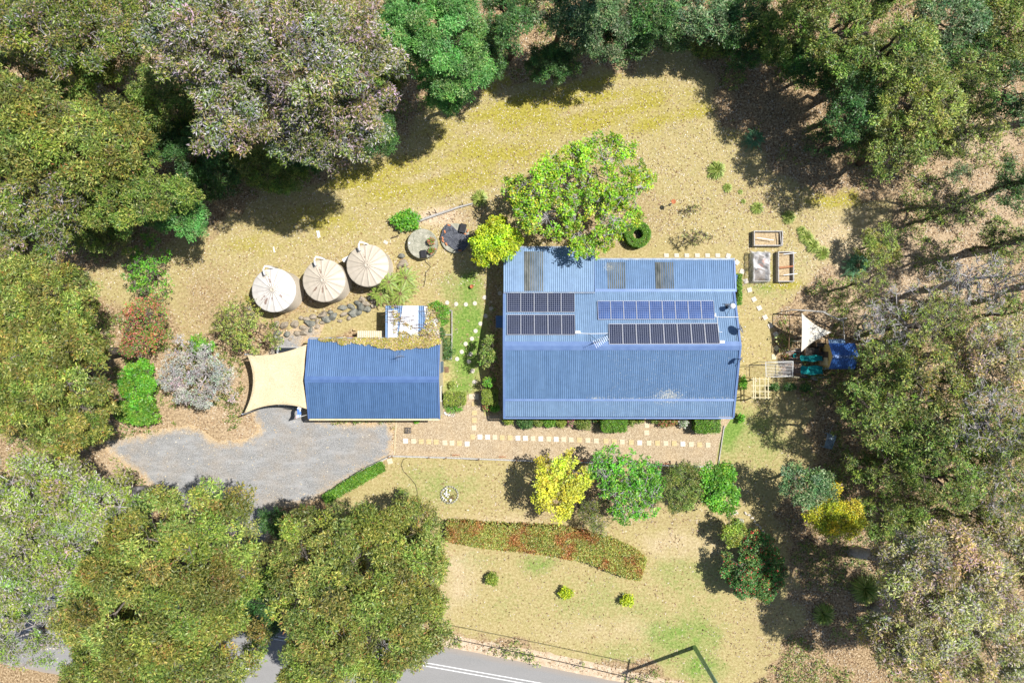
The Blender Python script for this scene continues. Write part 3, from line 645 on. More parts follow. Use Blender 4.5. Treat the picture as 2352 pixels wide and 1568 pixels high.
# --- fittings on the roof
def onroof(x, y): return Vector(slope(*D(1, x, y))) if y < 945 else Vector(toplane(*D(1, x, y), YR, HR, YB, HB))
for a, ln, lab in (((805, 840), (.36, .2), 'small white isolator box beside the lower left solar array'), ((1934, 915), (.34, .2), 'small white isolator box beside the long black solar array'), ((1880, 705), (.1, .26), 'narrow white isolator box at the end of the blue solar array')):
    p = onroof(*a); m = MB().obox((p.x, p.y, p.z), ln[0], ln[1], .16).build('isolator_box', M['white'], label=lab, cat='electrical box', bevel=.01)
for pts, lab in (([(822, 848), (900, 851), (1040, 849)], 'white conduit running between the left solar array and the long black array'), ([(1880, 716), (1925, 722), (2066, 720)], 'white conduit running from the blue solar array to the roof edge'),
                 ([(1896, 722), (1900, 770), (1910, 838), (1935, 838)], 'white conduit dropping from the blue array to the long black array')):
    m = MB(); m.tube([onroof(*p) + Vector((0, 0, .06)) for p in pts], .022, 6); m.build('conduit', M['pvc'], label=lab, cat='conduit')
# flue
p = onroof(1955, 650); f = thing('flue', 'silver flue pipe with white cowl and black stays on the roof corner', 'flue', p, None)
b0 = onroof(1985, 640); top = b0 + Vector((.05, .0, 1.15))
MB().lathe(b0, [(.13, -.05), (.13, .95)], 20).build('pipe', M['steel'], f, True); MB().lathe(b0, [(.19, .93), (.2, 1.0), (.19, 1.1), (.05, 1.16)], 20).build('cowl', M['white'], f, True)
MB().box(b0.x - .22, b0.y - .22, b0.z - .02, b0.x + .22, b0.y + .22, b0.z + .04).build('base_flashing', M['darksteel'], f)
for q in ((1940, 615), (1970, 715), (2020, 600)):
    m = MB(); m.tube([b0 + Vector((0, 0, .7)), onroof(*q)], .014, 5); m.build('stay', M['darksteel'], f)
# dishes and aerials
def dish(x, y, R_, face, lab):
    p = onroof(x, y); h = Vector(p) + Vector((0, 0, .75)); r = thing('satellite_dish', lab, 'satellite dish', p)
    m = MB(); m.tube([p, p + Vector((.02, 0, .45)), h], .022, 6); m.tube([onroof(x - 10, y + 60) if y > 900 else onroof(x - 5, y + 90), p + Vector((0, 0, .45))], .014, 5); m.build('mast', M['darksteel'], r)
    d = Vector(face).normalized(); u = d.orthogonal().normalized(); v_ = d.cross(u); m = MB(); n = 24
    for j, rr in enumerate((.02, .35, .7, 1.0)):
        for k in range(n): a = 2 * math.pi * k / n; m.v.append(tuple(h + (u * math.cos(a) + v_ * math.sin(a) * 1.1) * R_ * rr + d * (R_ * .28 * rr * rr)))
    for j in range(3):
        for k in range(n): k2 = (k + 1) % n; m.f.append((j * n + k, j * n + k2, (j + 1) * n + k2, (j + 1) * n + k))
    o = m.build('reflector', M['steel'], r, True); s = o.modifiers.new('thick', 'SOLIDIFY'); s.thickness = .012
    e = h + d * R_ * 1.15 + Vector((0, 0, -.1)); m = MB(); m.tube([h - Vector((0, 0, R_ * .7)), e], .012, 5); m.build('feed_arm', M['darksteel'], r); MB().lathe(e, [(.03, -.05), (.04, .03), (.03, .06)], 10).build('receiver', M['white'], r, True)
dish(2050, 815, .36, (.75, .35, .42), 'grey satellite dish on the right edge of the main roof')
dish(2052, 1048, .26, (.8, -.5, .3), 'small satellite dish below the ridge at the right roof edge')
def aerial(p, L, n, az, lab, legs):
    p = Vector(p); r = thing('tv_aerial', lab, 'aerial', p); t = p + Vector((0, 0, 1.5)); m = MB(); m.tube([p, t], .022, 6)
    m.build('mast', M['steel'], r)
    for q in legs: MB().tube([Vector(q), p + Vector((0, 0, .9))], .014, 5).build('stay', M['darksteel'], r)
    m = MB(); d = Vector((math.cos(az), math.sin(az), 0)); s = Vector((-d.y, d.x, 0)); m.tube([t - d * L * .4, t + d * L * .6], .014, 5)
    for i in range(n): c = t - d * L * .4 + d * L * i / (n - 1); m.tube([c - s * (.30 - .02 * i), c + s * (.30 - .02 * i)], .006, 4)
    m.build('boom', M['steel'], r)
aerial(onroof(960, 915), 1.0, 8, .5, 'television aerial on a stayed mast near the ridge of the main roof', [onroof(890, 852), onroof(1045, 850), onroof(895, 940)])
# --- shed / garage
SX0, SX1 = -15.37, -5.42; SYR, SHR = -2.82, 3.35; SYN, SHN = .17, 2.5; SYE, SHE = -5.80, 2.5
shed = thing('garage', 'long garage with a deep blue corrugated gable roof and cream end wall', 'garage', ((SX0 + SX1) / 2, SYR, 0))
prof = [(SYE + .12, 0), (SYN - .12, 0), (SYN - .12, 2.45), (SYR, 3.25), (SYE + .12, 2.45)]; w = MB()
w.v += [(SX0 + .5, y, z) for y, z in prof] + [(SX1 - .02, y, z) for y, z in prof]
w.f += [(4, 3, 2, 1, 0), (5, 6, 7, 8, 9), (0, 1, 6, 5), (1, 2, 7, 6), (2, 3, 8, 7), (3, 4, 9, 8), (4, 0, 5, 9)]; w.build('wall', M['cream'], shed)
for y in (-4.4, -1.6):
    m = MB().box(SX0 + .46, y - 1.2, .02, SX0 + .497, y + 1.2, 2.2); m.build('roller_door', M['trim'], shed)
f = MB().box(SX1 - .018, -2.4, .1, SX1 + .02, -1.55, 2.1).build('door', M['deepblue'], shed)
f = MB().box(SX1 - .018, -4.6, 1.0, SX1 + .02, -3.4, 1.9).build('window', M['white'], shed); MB().box(SX1 + .021, -4.53, 1.06, SX1 + .026, -3.47, 1.84).build('pane', M['glass'], f)
corr('roof', (SX0 + .12, SYE, SHE), (SX1 - .1, SYE, SHE), (SX1 - .1, SYR - .05, SHR), (SX0 + .12, SYR - .05, SHR), M['deepblue'], shed, ny=10)
corr('roof', (SX0 + .12, SYR + .05, SHR), (SX1 - .1, SYR + .05, SHR), (SX1 - .1, SYN, SHN), (SX0 + .12, SYN, SHN), M['deepblue'], shed, ny=10)
m = MB()
for s in (-1, 1): m.hexa([(SX0, SYR, SHR + .02), (SX1, SYR, SHR + .02), (SX1, SYR + s * .24, SHR - .035), (SX0, SYR + s * .24, SHR - .035)][::s], [(SX0, SYR, SHR + .06), (SX1, SYR, SHR + .06), (SX1, SYR + s * .24, SHR - .01), (SX0, SYR + s * .24, SHR - .01)][::s])
m.build('ridge_cap', M['deeptrim'], shed)
for X in (SX0 + .06, SX1 - .05):
    g = MB(); g.beam((X, SYE - .03, SHE + .03), (X, SYR, SHR + .04), .13, .05); g.beam((X, SYR, SHR + .04), (X, SYN + .03, SHN + .03), .13, .05); g.build('barge_flashing', M['deeptrim'], shed)
MB().box(SX0 + .05, SYE - .15, SHE - .13, SX1 - .05, SYE - .03, SHE - .02).build('gutter', M['paletimber'], shed)
MB().box(SX0 + .05, SYN + .03, SHN - .13, SX1 - .05, SYN + .14, SHN - .02).build('gutter', M['gutter'], shed)
def shedroof(x, y, k=3):
    return Vector(toplane(*D(k, x, y), SYR, SHR, SYN, SHN))
aerial(shedroof(1515, 262), .55, 6, .1, 'short television aerial on the garage roof above the ridge', [shedroof(1500, 215), shedroof(1540, 270)])
# --- lean-to behind the garage
X0, X1 = P(884.7, 0, 2.3)[0], P(1009.6, 0, 2.3)[0]; YT = P(0, 702, 2.25)[1]; YBm = P(0, 777, 2.3)[1]
lt = thing('lean_to', 'lean-to behind the garage roofed with white plastic and blue corrugated sheets', 'shed', ((X0 + X1) / 2, YT - 1, 0))
MB().box(X0 + .2, SYN + .02, 0, X0 + .28, YT - .12, 2.1).box(X0 + .2, YT - .2, 0, X1 - .3, YT - .12, 2.1).box(X1 - .38, SYN + .02, 0, X1 - .3, YT - .12, 2.1).build('wall', M['cream'], lt)
corr('roof', (X0, YBm, 2.32), (X1, YBm, 2.32), (X1, YT, 2.22), (X0, YT, 2.22), M['blue'], lt, lichen=lambda X, Y: 0 * X)
def lx(x): return P(D(2, x, 0)[0], 0, 2.3)[0]
def ly(y): return P(0, D(2, 0, y)[1], 2.3)[1]
corr('roof_sheet', (lx(1393), YBm + .01, 2.33), (lx(1480), YBm + .01, 2.33), (lx(1480), ly(942), 2.235), (lx(1393), ly(942), 2.235), M['milky'], lt, lift=.026)
corr('roof_sheet', (lx(1480), YBm + .01, 2.33), (lx(1655), YBm + .01, 2.33), (lx(1655), YT, 2.225), (lx(1520), YT, 2.225), M['milky'], lt, lift=.034)
corr('roof_sheet', (lx(1735), YBm + .01, 2.33), (lx(1833), YBm + .01, 2.33), (lx(1833), YT - .05, 2.225), (lx(1700), YT - .05, 2.225), M['milky'], lt, lift=.03)
a, b_ = Q(2, 1130, 1180, 1.5), Q(2, 1358, 1117, 1.5)
wb = thing('bench_cover', 'pale beige corrugated sheet over a low store beside the lean-to', 'cover', ((a[0] + b_[0]) / 2, a[1], 0))
corr('roof', (a[0], a[1], 1.5), (b_[0], a[1], 1.5), (b_[0], b_[1], 1.45), (a[0], b_[1], 1.45), M['cream'], wb, ny=2)
for x in (a[0] + .08, b_[0] - .08): MB().box(x - .04, b_[1] - .1, 0, x + .04, b_[1] - .02, 1.42).build('leg', M['timber'], wb)
# --- shade sails
def sail(name, lab, corners, sag, h, mat, parts=(), n=16, dip=.35):
    """corners in order round the sail; sag pulls each edge towards the middle"""
    c = [Vector(P(x, y, hh)) for (x, y), hh in zip(corners, h)]; mid = sum(c, Vector()) / len(c); r = thing(name, lab, 'shade sail', (mid.x, mid.y, 0))
    m = MB(); ring = []
    for i in range(len(c)):
        a, b = c[i], c[(i + 1) % len(c)]; e = (a + b) / 2; q = e + (mid - e).normalized() * sag[i]; q = e * 2 * 1 - e + (q - e) * 2
        for k in range(n): t = k / n; ring.append(a * (1 - t) ** 2 + q * 2 * t * (1 - t) + b * t * t)
    N = len(ring); J = 8
    for j in range(J):
        f = 1 - j / J
        for p in ring:
            v = mid + (p - mid) * f; m.v.append((v.x, v.y, v.z - dip * (1 - f) * f * 1.0 + 0))
    m.v.append((mid.x, mid.y, mid.z - .0)); L_ = len(m.v) - 1
    for j in range(J - 1):
        for k in range(N): k2 = (k + 1) % N; m.f.append((j * N + k, j * N + k2, (j + 1) * N + k2, (j + 1) * N + k))
    for k in range(N): m.f.append(((J - 1) * N + k, (J - 1) * N + (k + 1) % N, L_))
    o = m.build('fabric', mat, r, True); s = o.modifiers.new('thick', 'SOLIDIFY'); s.thickness = .01
    e = MB(); e.tube([p for p in ring] + [ring[0]], .018, 5); e.build('hem', mat, r)
    return r, c
M['sailtan'] = mottled('tan shade cloth', (.60, .49, .31), (.65, .54, .35), 1.2, .85, fine=18); M['sailwhite'] = mottled('off white shade cloth', (.66, .60, .50), (.76, .71, .60), 1.2, .85)
r, c = sail('shade_sail', 'large tan shade sail stretched from the garage end over a parked car', [(568, 815), (704, 791), (704.5, 938.5), (561, 949)], [.95 * .32, .20, .50, .62 * .9], [2.9, 2.75, 2.75, 2.8], M['sailtan'])
for p in (c[0], c[3]):
    o_ = Vector((-.12, .05 if p is c[0] else -.05, 0)); MB().tube([Vector((p.x - .05, p.y, -.1)), p + o_ + Vector((0, 0, .15))], .06, 10).build('post', M['steel'], r, True)
# car beneath it
M['carwhite'] = NT('white car paint').done((.68, .69, .70), .25, .1, .6)
cx, cy, _ = P(672, 862); car = thing('parked_car', 'silver white station wagon parked beneath the tan shade sail', 'car', (cx, cy, 0))
prof = [(-2.3, .35), (-2.32, .75), (-2.15, .95), (-1.25, 1.05), (-.65, 1.5), (.3, 1.56), (1.7, 1.52), (2.2, 1.05), (2.3, .8), (2.28, .35)]
body = MB(); n = len(prof)
for sx, wd in ((-1, 0), (-.93, 1), (.93, 1), (1, 0)):
    for (yy, zz) in prof: body.v.append((cx + sx * (.88 - (.14 if zz > 1.2 else 0)), cy + yy, zz - (0 if wd else .04)))
for s in range(3):
    for i in range(n): j = (i + 1) % n; body.f.append((s * n + i, s * n + j, (s + 1) * n + j, (s + 1) * n + i))
body.f.append(tuple(range(n))); body.f.append(tuple(3 * n + i for i in range(n))[::-1]); body.build('body', M['carwhite'], car, bevel=.03)
MB().hexa([(cx - .66, cy - 1.22, 1.065), (cx + .66, cy - 1.22, 1.065), (cx + .6, cy - .68, 1.5), (cx - .6, cy - .68, 1.5)], [(cx - .66, cy - 1.24, 1.085), (cx + .66, cy - 1.24, 1.085), (cx + .6, cy - .7, 1.52), (cx - .6, cy - .7, 1.52)]).build('windscreen', M['glass'], car)
MB().hexa([(cx - .6, cy + 1.72, 1.52), (cx + .6, cy + 1.72, 1.52), (cx + .66, cy + 2.18, 1.1), (cx - .66, cy + 2.18, 1.1)], [(cx - .6, cy + 1.74, 1.535), (cx + .6, cy + 1.74, 1.535), (cx + .66, cy + 2.2, 1.115), (cx - .66, cy + 2.2, 1.115)]).build('rear_window', M['glass'], car)
for sx in (-1, 1):
    MB().box(cx + sx * .755, cy - .55, 1.1, cx + sx * .80, cy + 1.55, 1.42).build('side_window', M['glass'], car)
    MB().tube([(cx + sx * .55, cy - .5, 1.62), (cx + sx * .55, cy + 1.6, 1.62)], .02, 6).build('roof_rail', M['black'], car)
    for yy in (-1.4, 1.4):
        wh = MB().tube([(cx + sx * .72, cy + yy, .32), (cx + sx * .90, cy + yy, .32)], .32, 20).build('wheel', M['black'], car); MB().tube([(cx + sx * .9, cy + yy, .32), (cx + sx * .92, cy + yy, .32)], .19, 14).build('rim', M['steel'], wh)
    MB().obox((cx + sx * .6, cy - 2.3, .62), .34, .06, .16).build('headlight', M['glass'], car)
# flag on the garage corner, ladder rack
fl = thing('flag', 'blue and white flag hanging from a slanting pole at the garage corner', 'flag', Q(3, 700, 765, 2.3)); a = Vector(Q(3, 708, 763, 2.2)); b_ = Vector(Q(3, 605, 795, 3.1))
MB().tube([a, b_], .022, 8).build('pole', M['white'], fl, True)
M['flag'] = NT('blue and white cloth'); _t = M['flag']; _s = _t.n.new('ShaderNodeSeparateXYZ'); _t.L(_t.co, _s.inputs[0])
M['flag'] = _t.done(_t.ramp(_t.noise(1.7, 2), [(.42, (.10, .22, .55)), (.5, (.75, .76, .78)), (.6, (.70, .72, .76)), (.68, (.45, .10, .12))]), .8)
m = MB()
for i in range(13):
    for j in range(7):
        u, v_ = i / 12, j / 6; p = a + (b_ - a) * (.62 + .36 * u); m.v.append((p.x + .05 * math.sin(v_ * 9 + u * 5), p.y + .1 * v_ + .95 * v_ * .9, p.z - .55 * v_ + .05 * math.sin(u * 8 + v_ * 4)))
m.f = [(i * 7 + j, i * 7 + j + 1, (i + 1) * 7 + j + 1, (i + 1) * 7 + j) for i in range(12) for j in range(6)]; m.build('cloth', M['flag'], fl, True)
m = MB(); a, b_ = Vector(Q(3, 518, 688, .9)), Vector(Q(3, 612, 700, .9))
for o_ in (0, .16): m.tube([a - Vector((0, o_, 0)), b_ - Vector((0, o_, 0))], .022, 6)
for i in range(6): p = a + (b_ - a) * i / 5; m.tube([p, p - Vector((0, .16, 0))], .014, 5)
for p in (a, b_): m.tube([p, (p.x, p.y, 0)], .02, 5)
m.build('bull_bar_rack', M['darksteel'], label='black tubular rack standing at the lower edge of the tan sail', cat='rack')
# --- water tanks
def tankmat(name, a, b, rust):
    t = NT(name); c = t.ramp(t.noise(1.1, 4, .6), [(.35, a), (.65, b)])
    f = t.ramp(t.math('ADD', t.noise(2.6, 5, .7, t.map((1, 1, .2))), t.math('MULTIPLY', t.attr('stain'), .35)), [(.70, 0.), (.76, .8)])
    c = t.mix(f, c, rust); return t.done(c, .5, 0, .35)
M['tankwhite'] = tankmat('chalky tank plastic', (.56, .53, .49), (.66, .63, .58), (.20, .11, .075)); M['tankbeige'] = tankmat('beige tank plastic', (.50, .44, .35), (.58, .51, .41), (.22, .13, .09))
def tank(x, y, r, mat, lab, st, rib=24):
    Rm = r * S * (H - 2.25) / H; cx, cy, _ = P(x, y, 2.25); T = thing('water_tank', lab, 'water tank', (cx, cy, 0), 'water tanks in a row')
    w = MB(); pr = []
    for i in range(rib * 4 + 1): z_ = 2.2 * i / (rib * 4); pr.append((Rm - .035 + .012 * math.cos(i / 4 * 2 * math.pi), z_))
    w.lathe((cx, cy, 0), pr, 64, False); w.build('wall', M['tankbeige'], T, True)
    m = MB(); n = 16; N = n * 8; rings = [(Rm + .02, 2.17), (Rm + .02, 2.23), (Rm - .04, 2.27), (Rm * .7, 2.42), (Rm * .4, 2.54), (.2, 2.62), (.17, 2.64)]
    for rr, zz in rings:
        for k in range(N):
            a = 2 * math.pi * k / N; s = (k % 8); up = (.05 if s == 0 else (.02 if s in (1, 7) else 0)) * (1 if .3 < rr < Rm - .02 else 0); m.v.append((cx + rr * math.cos(a + .1), cy + rr * math.sin(a + .1), zz + up))
    for j in range(len(rings) - 1):
        for k in range(N): k2 = (k + 1) % N; m.f.append((j * N + k, j * N + k2, (j + 1) * N + k2, (j + 1) * N + k))
    m.f.append(tuple((len(rings) - 1) * N + k for k in range(N)))
    V = np.array(m.v); o = m.build('lid', mat, T)
    ang = np.arctan2(V[:, 1] - cy, V[:, 0] - cx); rd_ = np.hypot(V[:, 0] - cx, V[:, 1] - cy) / Rm; s_ = np.zeros(len(V))
    for a0, r0, wv in st:
        dd = np.abs((ang - a0 + np.pi) % (2 * np.pi) - np.pi); s_ = np.maximum(s_, wv * np.exp(-(dd / .13) ** 2) * np.exp(-((rd_ - r0) / .25) ** 2))
    at = o.data.attributes.new('stain', 'FLOAT', 'POINT'); at.data.foreach_set('value', s_.astype(np.float32))
    ribs = MB()
    for k in range(16):
        a = 2 * math.pi * k / 16 + .1; ribs.beam((cx + .2 * math.cos(a), cy + .2 * math.sin(a), 2.665), (cx + (Rm - .1) * math.cos(a), cy + (Rm - .1) * math.sin(a), 2.31), .022, .03)
    ribs.build('rib', M['ribdark'], T); MB().lathe((cx, cy, 2.62), [(.17, 0), (.17, .05), (.1, .06), (.1, .04)], 20).build('vent_cap', M['tankbeige'], T, True)
    a = 2.0; hx, hy = cx + Rm * .76 * math.cos(a), cy + Rm * .76 * math.sin(a); MB().lathe((hx, hy, 2.36), [(.27, 0), (.27, .07), (.22, .08), (.05, .09)], 24).build('hatch', M['tankbeige'], T, True)
    m = MB(); m.tube([(hx, hy, 2.45), (hx, hy, 2.85), (hx - .03, hy + .35, 2.95), (hx + .05, hy + .62, 2.85), (hx + .1, hy + .72, 1.8), (hx + .1, hy + .75, .05)], .06, 10); m.tube([(hx + .05, hy + .6, 2.8), (hx + .5, hy + .52, 2.5), (hx + .55, hy + .5, .1)], .05, 8)
    m.build('inlet_pipe', M['pvc'], T, True)
M['ribdark'] = mottled('moulded rib', (.24, .20, .16), (.34, .30, .25), 3, .6)
tank(629, 666.2, 50, M['tankwhite'], 'leftmost water tank with a chalky white rust-stained lid', [(-2.5, .55, 1), (-2.1, .6, 1), (-1.65, .4, .8), (-1.1, .5, .9), (-.25, .6, .9), (1.9, .5, 1), (-.6, .35, .8)])
tank(744.3, 644.2, 48.6, M['tankbeige'], 'middle water tank with a beige lid streaked brown below the centre', [(-1.65, .5, 1.1), (-2.3, .5, .8), (-1.2, .5, .9), (-.2, .6, .8), (1.9, .5, 1)])
tank(844.4, 609.8, 48, M['tankbeige'], 'rightmost water tank with a clean beige lid under a fern frond', [(1.9, .5, .8)])
p = Q(2, 1040, 500, 1.2); MB().obox((p[0], p[1], 0), .7, .28, 1.2, .5).build('pump_cabinet', M['white'], label='white pump cabinet between the middle and right water tanks', cat='cabinet', bevel=.02)
# --- concrete pads
M['conc'] = mottled('mossy concrete', (.27, .27, .20), (.45, .43, .34), 2.2, .9, bump=.2, fine=14)
p = P(969.9, 559.3, .7); sl = thing('concrete_tank', 'round mossy concrete tank top with pots and a black box', 'concrete tank', (p[0], p[1], 0)); r_ = 34.5 * S * .985
MB().lathe((p[0], p[1], 0), [(r_, 0), (r_, .66), (r_ - .04, .7)], 48).build('slab', M['conc'], sl, bevel=.0)
for q, rr in (((1640, 325), .28), ((1640, 408), .36)):
    c_ = Q(2, *q, .7); MB().lathe((c_[0], c_[1], .7), [(rr, 0), (rr, .02), (rr - .03, .03)], 28).build('inspection_cover', M['conc'], sl)
c_ = Q(2, 1576, 368, .7); MB().lathe((c_[0], c_[1], .7), [(.08, 0), (.08, .04)], 14).build('cap', M['white'], sl)
def pot(x, y, h0, r, hh, pal, lab, mat='terra', group=None):
    c_ = P(x, y, h0 + hh); t_ = thing('plant_pot', lab, 'plant pot', (c_[0], c_[1], h0), group)
    MB().lathe((c_[0], c_[1], h0), [(r * .7, 0), (r, hh), (r * .86, hh), (r * .84, hh * .8), (.01, hh * .8)], 24, False).build('pot', M[mat], t_, True)
    if pal:
        rng = np.random.default_rng(int(x * 7)); n = 60; d = unit(rng.normal(0, 1, (n, 3))); d[:, 2] = abs(d[:, 2]); link('plant', leaf_mesh('plant', *sprigs(d * r * 1.05 + [0, 0, hh], rng, 4, .14, pal, .45)), M['leaf'], t_)
pot(*D(2, 1762, 352), .7, .19, .3, 'redgrn', 'terracotta pot with a straggly plant, upper one on the round concrete tank'); pot(*D(2, 1770, 432), .7, .19, .26, 'redgrn', 'smaller terracotta pot, lower one on the round concrete tank')
c_ = Q(2, 1697, 460, 1.0); MB().obox((c_[0], c_[1], .7), .46, .6, .3, .1).build('black_box', M['black'], label='black pump box on the lower edge of the round concrete tank', cat='pump box', bevel=.04)
m = MB(); m.tube([Q(2, *q, .04) for q in ((1710, 505), (1716, 530), (1745, 555), (1758, 572), (1735, 600), (1716, 620), (1712, 680), (1700, 740))], .022, 6); m.build('hose', M['black'], label='black hose trailing from the round concrete tank', cat='hose')
p = P(1045.9, 546.7, .25); r_ = 34 * S; MB().lathe((p[0], p[1], 0), [(r_, 0), (r_, .22), (r_ - .03, .25)], 48).build('concrete_pad', M['conc'], label='round low concrete pad partly covered by a black tarpaulin', cat='concrete pad')
t = NT('creased tarpaulin'); f = t.noise(2.2, 6, .7, None, 1.5); t.bump(f, 1., .25); M['tarp'] = t.done(t.ramp(f, [(.35, (.05, .055, .07)), (.65, (.17, .18, .21))]), .35, 0, .5)
tp = [(1895, 205), (1925, 205), (1990, 265), (2010, 285), (2085, 300), (2105, 310), (2090, 350), (2070, 400), (2030, 445), (1985, 440), (1930, 400), (1870, 360), (1842, 325), (1860, 255)]
import bmesh
bm = bmesh.new(); f = bm.faces.new([bm.verts.new(Q(2, x, y, .28)) for x, y in tp]); bmesh.ops.triangulate(bm, faces=[f]); bmesh.ops.subdivide_edges(bm, edges=bm.edges[:], cuts=6, use_grid_fill=True)
for v in bm.verts: v.co.z += .07 * float(fbm(np.array([v.co.x]), np.array([v.co.y]), .5, 3)[0]) + .02
me = bpy.data.meshes.new('tarpaulin'); bm.to_mesh(me); bm.free(); o = link('tarpaulin', me, M['tarp']); tag(o, 'crumpled black tarpaulin weighed down by bricks on the round pad', 'tarpaulin'); o.modifiers.new('t', 'SOLIDIFY').thickness = .01
for i, (x, y, a, lab) in enumerate(((1916, 215, .3, 'at the top corner'), (1880, 270, 1.3, 'on the upper left edge'), (1862, 325, 1.2, 'on the far left edge'), (1865, 350, .8, 'second on the left edge'), (1893, 376, 1.1, 'on the lower left edge'), (2052, 288, .4, 'below the black cover'), (2076, 262, 1.9, 'bare on the concrete at upper right'), (2092, 330, .2, 'on the right edge'), (2010, 432, 0, 'at the bottom edge'))):
    c_ = Q(2, x, y, .38); MB().obox((c_[0], c_[1], .33), .23, .11, .076, -a).build('brick', M['brick'], label='orange brick holding the black tarpaulin down, ' + lab, cat='brick', group='bricks on the tarpaulin')
c_ = Q(2, 2032, 240, .6); MB().obox((c_[0], c_[1], .3), .5, .72, .28, -.25).build('black_cover', M['black'], label='black box at the upper right of the tarpaulin pad', cat='box', bevel=.04)
# ------------------------------------------------------------------ paving
M['pavw'] = mottled('white paver', (.62, .59, .52), (.74, .71, .64), 5, .8); M['pavc'] = mottled('cream paver', (.54, .46, .31), (.66, .57, .41), 5, .8); M['pavy'] = mottled('yellow paver', (.50, .38, .18), (.60, .48, .26), 5, .8)
M['pavg'] = mottled('old pale paver', (.54, .49, .41), (.68, .62, .53), 5, .85)
def slab(p, s, mat, lab, group, rz=0.0, sy=None, z=.018, th=.035):
    MB().obox((p[0], p[1], z), s, sy or s, th, rz).build('stepping_stone', M[mat], label=lab, cat='stepping stone', group=group, bevel=.008)
cn = {'w': 'white', 'c': 'cream', 'y': 'yellow'}
A = [(206, 357), (259, 359), (310, 361), (361, 362), (411, 364), (469, 369), (517, 371), (567, 373), (619, 376)]
for i, ((x, y), c) in enumerate(zip(A, 'wcyyyccyw')):
    slab(Q(6, x, y), .385, 'pav' + c, '%s square slab, %s from the driveway end of the short lower row' % (cn[c], ORD[i]), 'square pavers in the pebble garden', random.uniform(-.02, .02))
B = [(657, 330), (705, 330), (757, 331), (805, 333), (854, 335), (907, 336), (960, 338), (1010, 339), (1061, 341), (1114, 342), (1167, 344), (1217, 346), (1267, 347), (1317, 349), (1373, 350), (1429, 353), (1486, 356), (1551, 359), (1607, 361), (1661, 363), (1721, 367), (1778, 369), (1840, 371), (1897, 372), (1953, 373), (2010, 374), (2068, 377), (2124, 380), (2180, 382), (2237, 384)]
for i, ((x, y), c) in enumerate(zip(B, 'ywwcyywwcwcwccyccyycywcycywcyc')):
    slab(Q(6, x, y), .385, 'pav' + c, '%s square slab, %s from the left in the long row' % (cn[c], ORD[i]), 'square pavers in the pebble garden', random.uniform(-.02, .02))
for i, (x, y, c) in enumerate([(667, 108, 'y'), (668, 168, 'y'), (667, 219, 'y'), (665, 269, 'c')]):
    slab(Q(6, x, y), .385, 'pav' + c, '%s square slab, %s below the double slab between the hedges' % (cn[c], ORD[i]), 'square pavers in the pebble garden')
slab(Q(6, 664, 60), .78, 'pavc', 'wide double slab between the two box hedges', None, 0, .42)
for i, (x, y, c) in enumerate([(1826, 208, 'y'), (1826, 253, 'c'), (1824, 302, 'c')]):
    slab(Q(6, x, y), .385, 'pav' + c, '%s square slab, %s below the verandah step' % (cn[c], ORD[i]), 'square pavers in the pebble garden')
slab(Q(3, 1410, 1162), .42, 'pavc', 'cream slab lying askew beside the corner of the low wall', None, .3)
for i, (x, y) in enumerate([(1500, 238), (1580, 238), (1660, 238), (1742, 238), (1822, 238), (1902, 238), (1985, 242), (2052, 293), (2093, 364)]):
    slab(Q(1, x, y), .37, 'pavg', 'pale square slab, %s of the path behind the house' % ORD[i], 'pavers of the back path', (0, 0, 0, 0, 0, 0, -.3, -.7, -.4)[i], .30 if i < 6 else .37)
for i, (x, y) in enumerate([(195, 57), (230, 140), (272, 228), (322, 310), (376, 397), (425, 475), (476, 557), (482, 687), (458, 768)]):
    slab(Q(5, x, y), .36, 'pavg' if i < 7 else 'paletimber', ('pale square slab, %s after the bend towards the play area' if i < 7 else 'pale wooden duckboard, %s stone of the path to the play area') % ORD[i], 'pavers of the back path', (.3, .25, .5, .5, .5, .45, .5, .75, 0)[i], .42 if i == 8 else None)
RS = [(1900, 877), (1977, 889), (2060, 892), (2137, 883), (2222, 832), (2185, 1057), (2143, 1119), (2112, 1185), (2058, 1229), (2025, 1297), (2100, 1316), (1985, 1358), (2086, 1380), (2117, 1461), (2133, 1555)]
nm = ['by the lean-to corner', 'second from the lean-to corner', 'third from the lean-to corner', 'fourth from the lean-to corner', 'topmost of the lawn path', 'uppermost of the curved run', 'second of the curved run', 'third of the curved run', 'fourth of the curved run', 'fifth of the curved run', 'beside the small garden tree', 'nearest the doormat', 'right of the doormat', 'second from the hedges', 'nearest the hedges']
for (x, y), n_ in zip(RS, nm):
    c_ = Q(2, x, y); MB().lathe((c_[0], c_[1], 0), [(.165, 0), (.17, .03), (.155, .045)], 20).build('stepping_stone', M['conc' if 0 else 'pavg'], label='round grey stepping stone on the green lawn, ' + n_, cat='stepping stone', group='round stones on the lawn')
for (x, y), n_ in zip([(195, 535), (127, 655), (82, 712)], ['highest', 'middle', 'lowest']):
    c_ = Q(1, x, y); MB().lathe((c_[0], c_[1], 0), [(.165, 0), (.17, .03), (.155, .045)], 20).build('stepping_stone', M['pavg'], label='round stepping stone in the house shadow, %s of three' % n_, cat='stepping stone', group='round stones on the lawn')
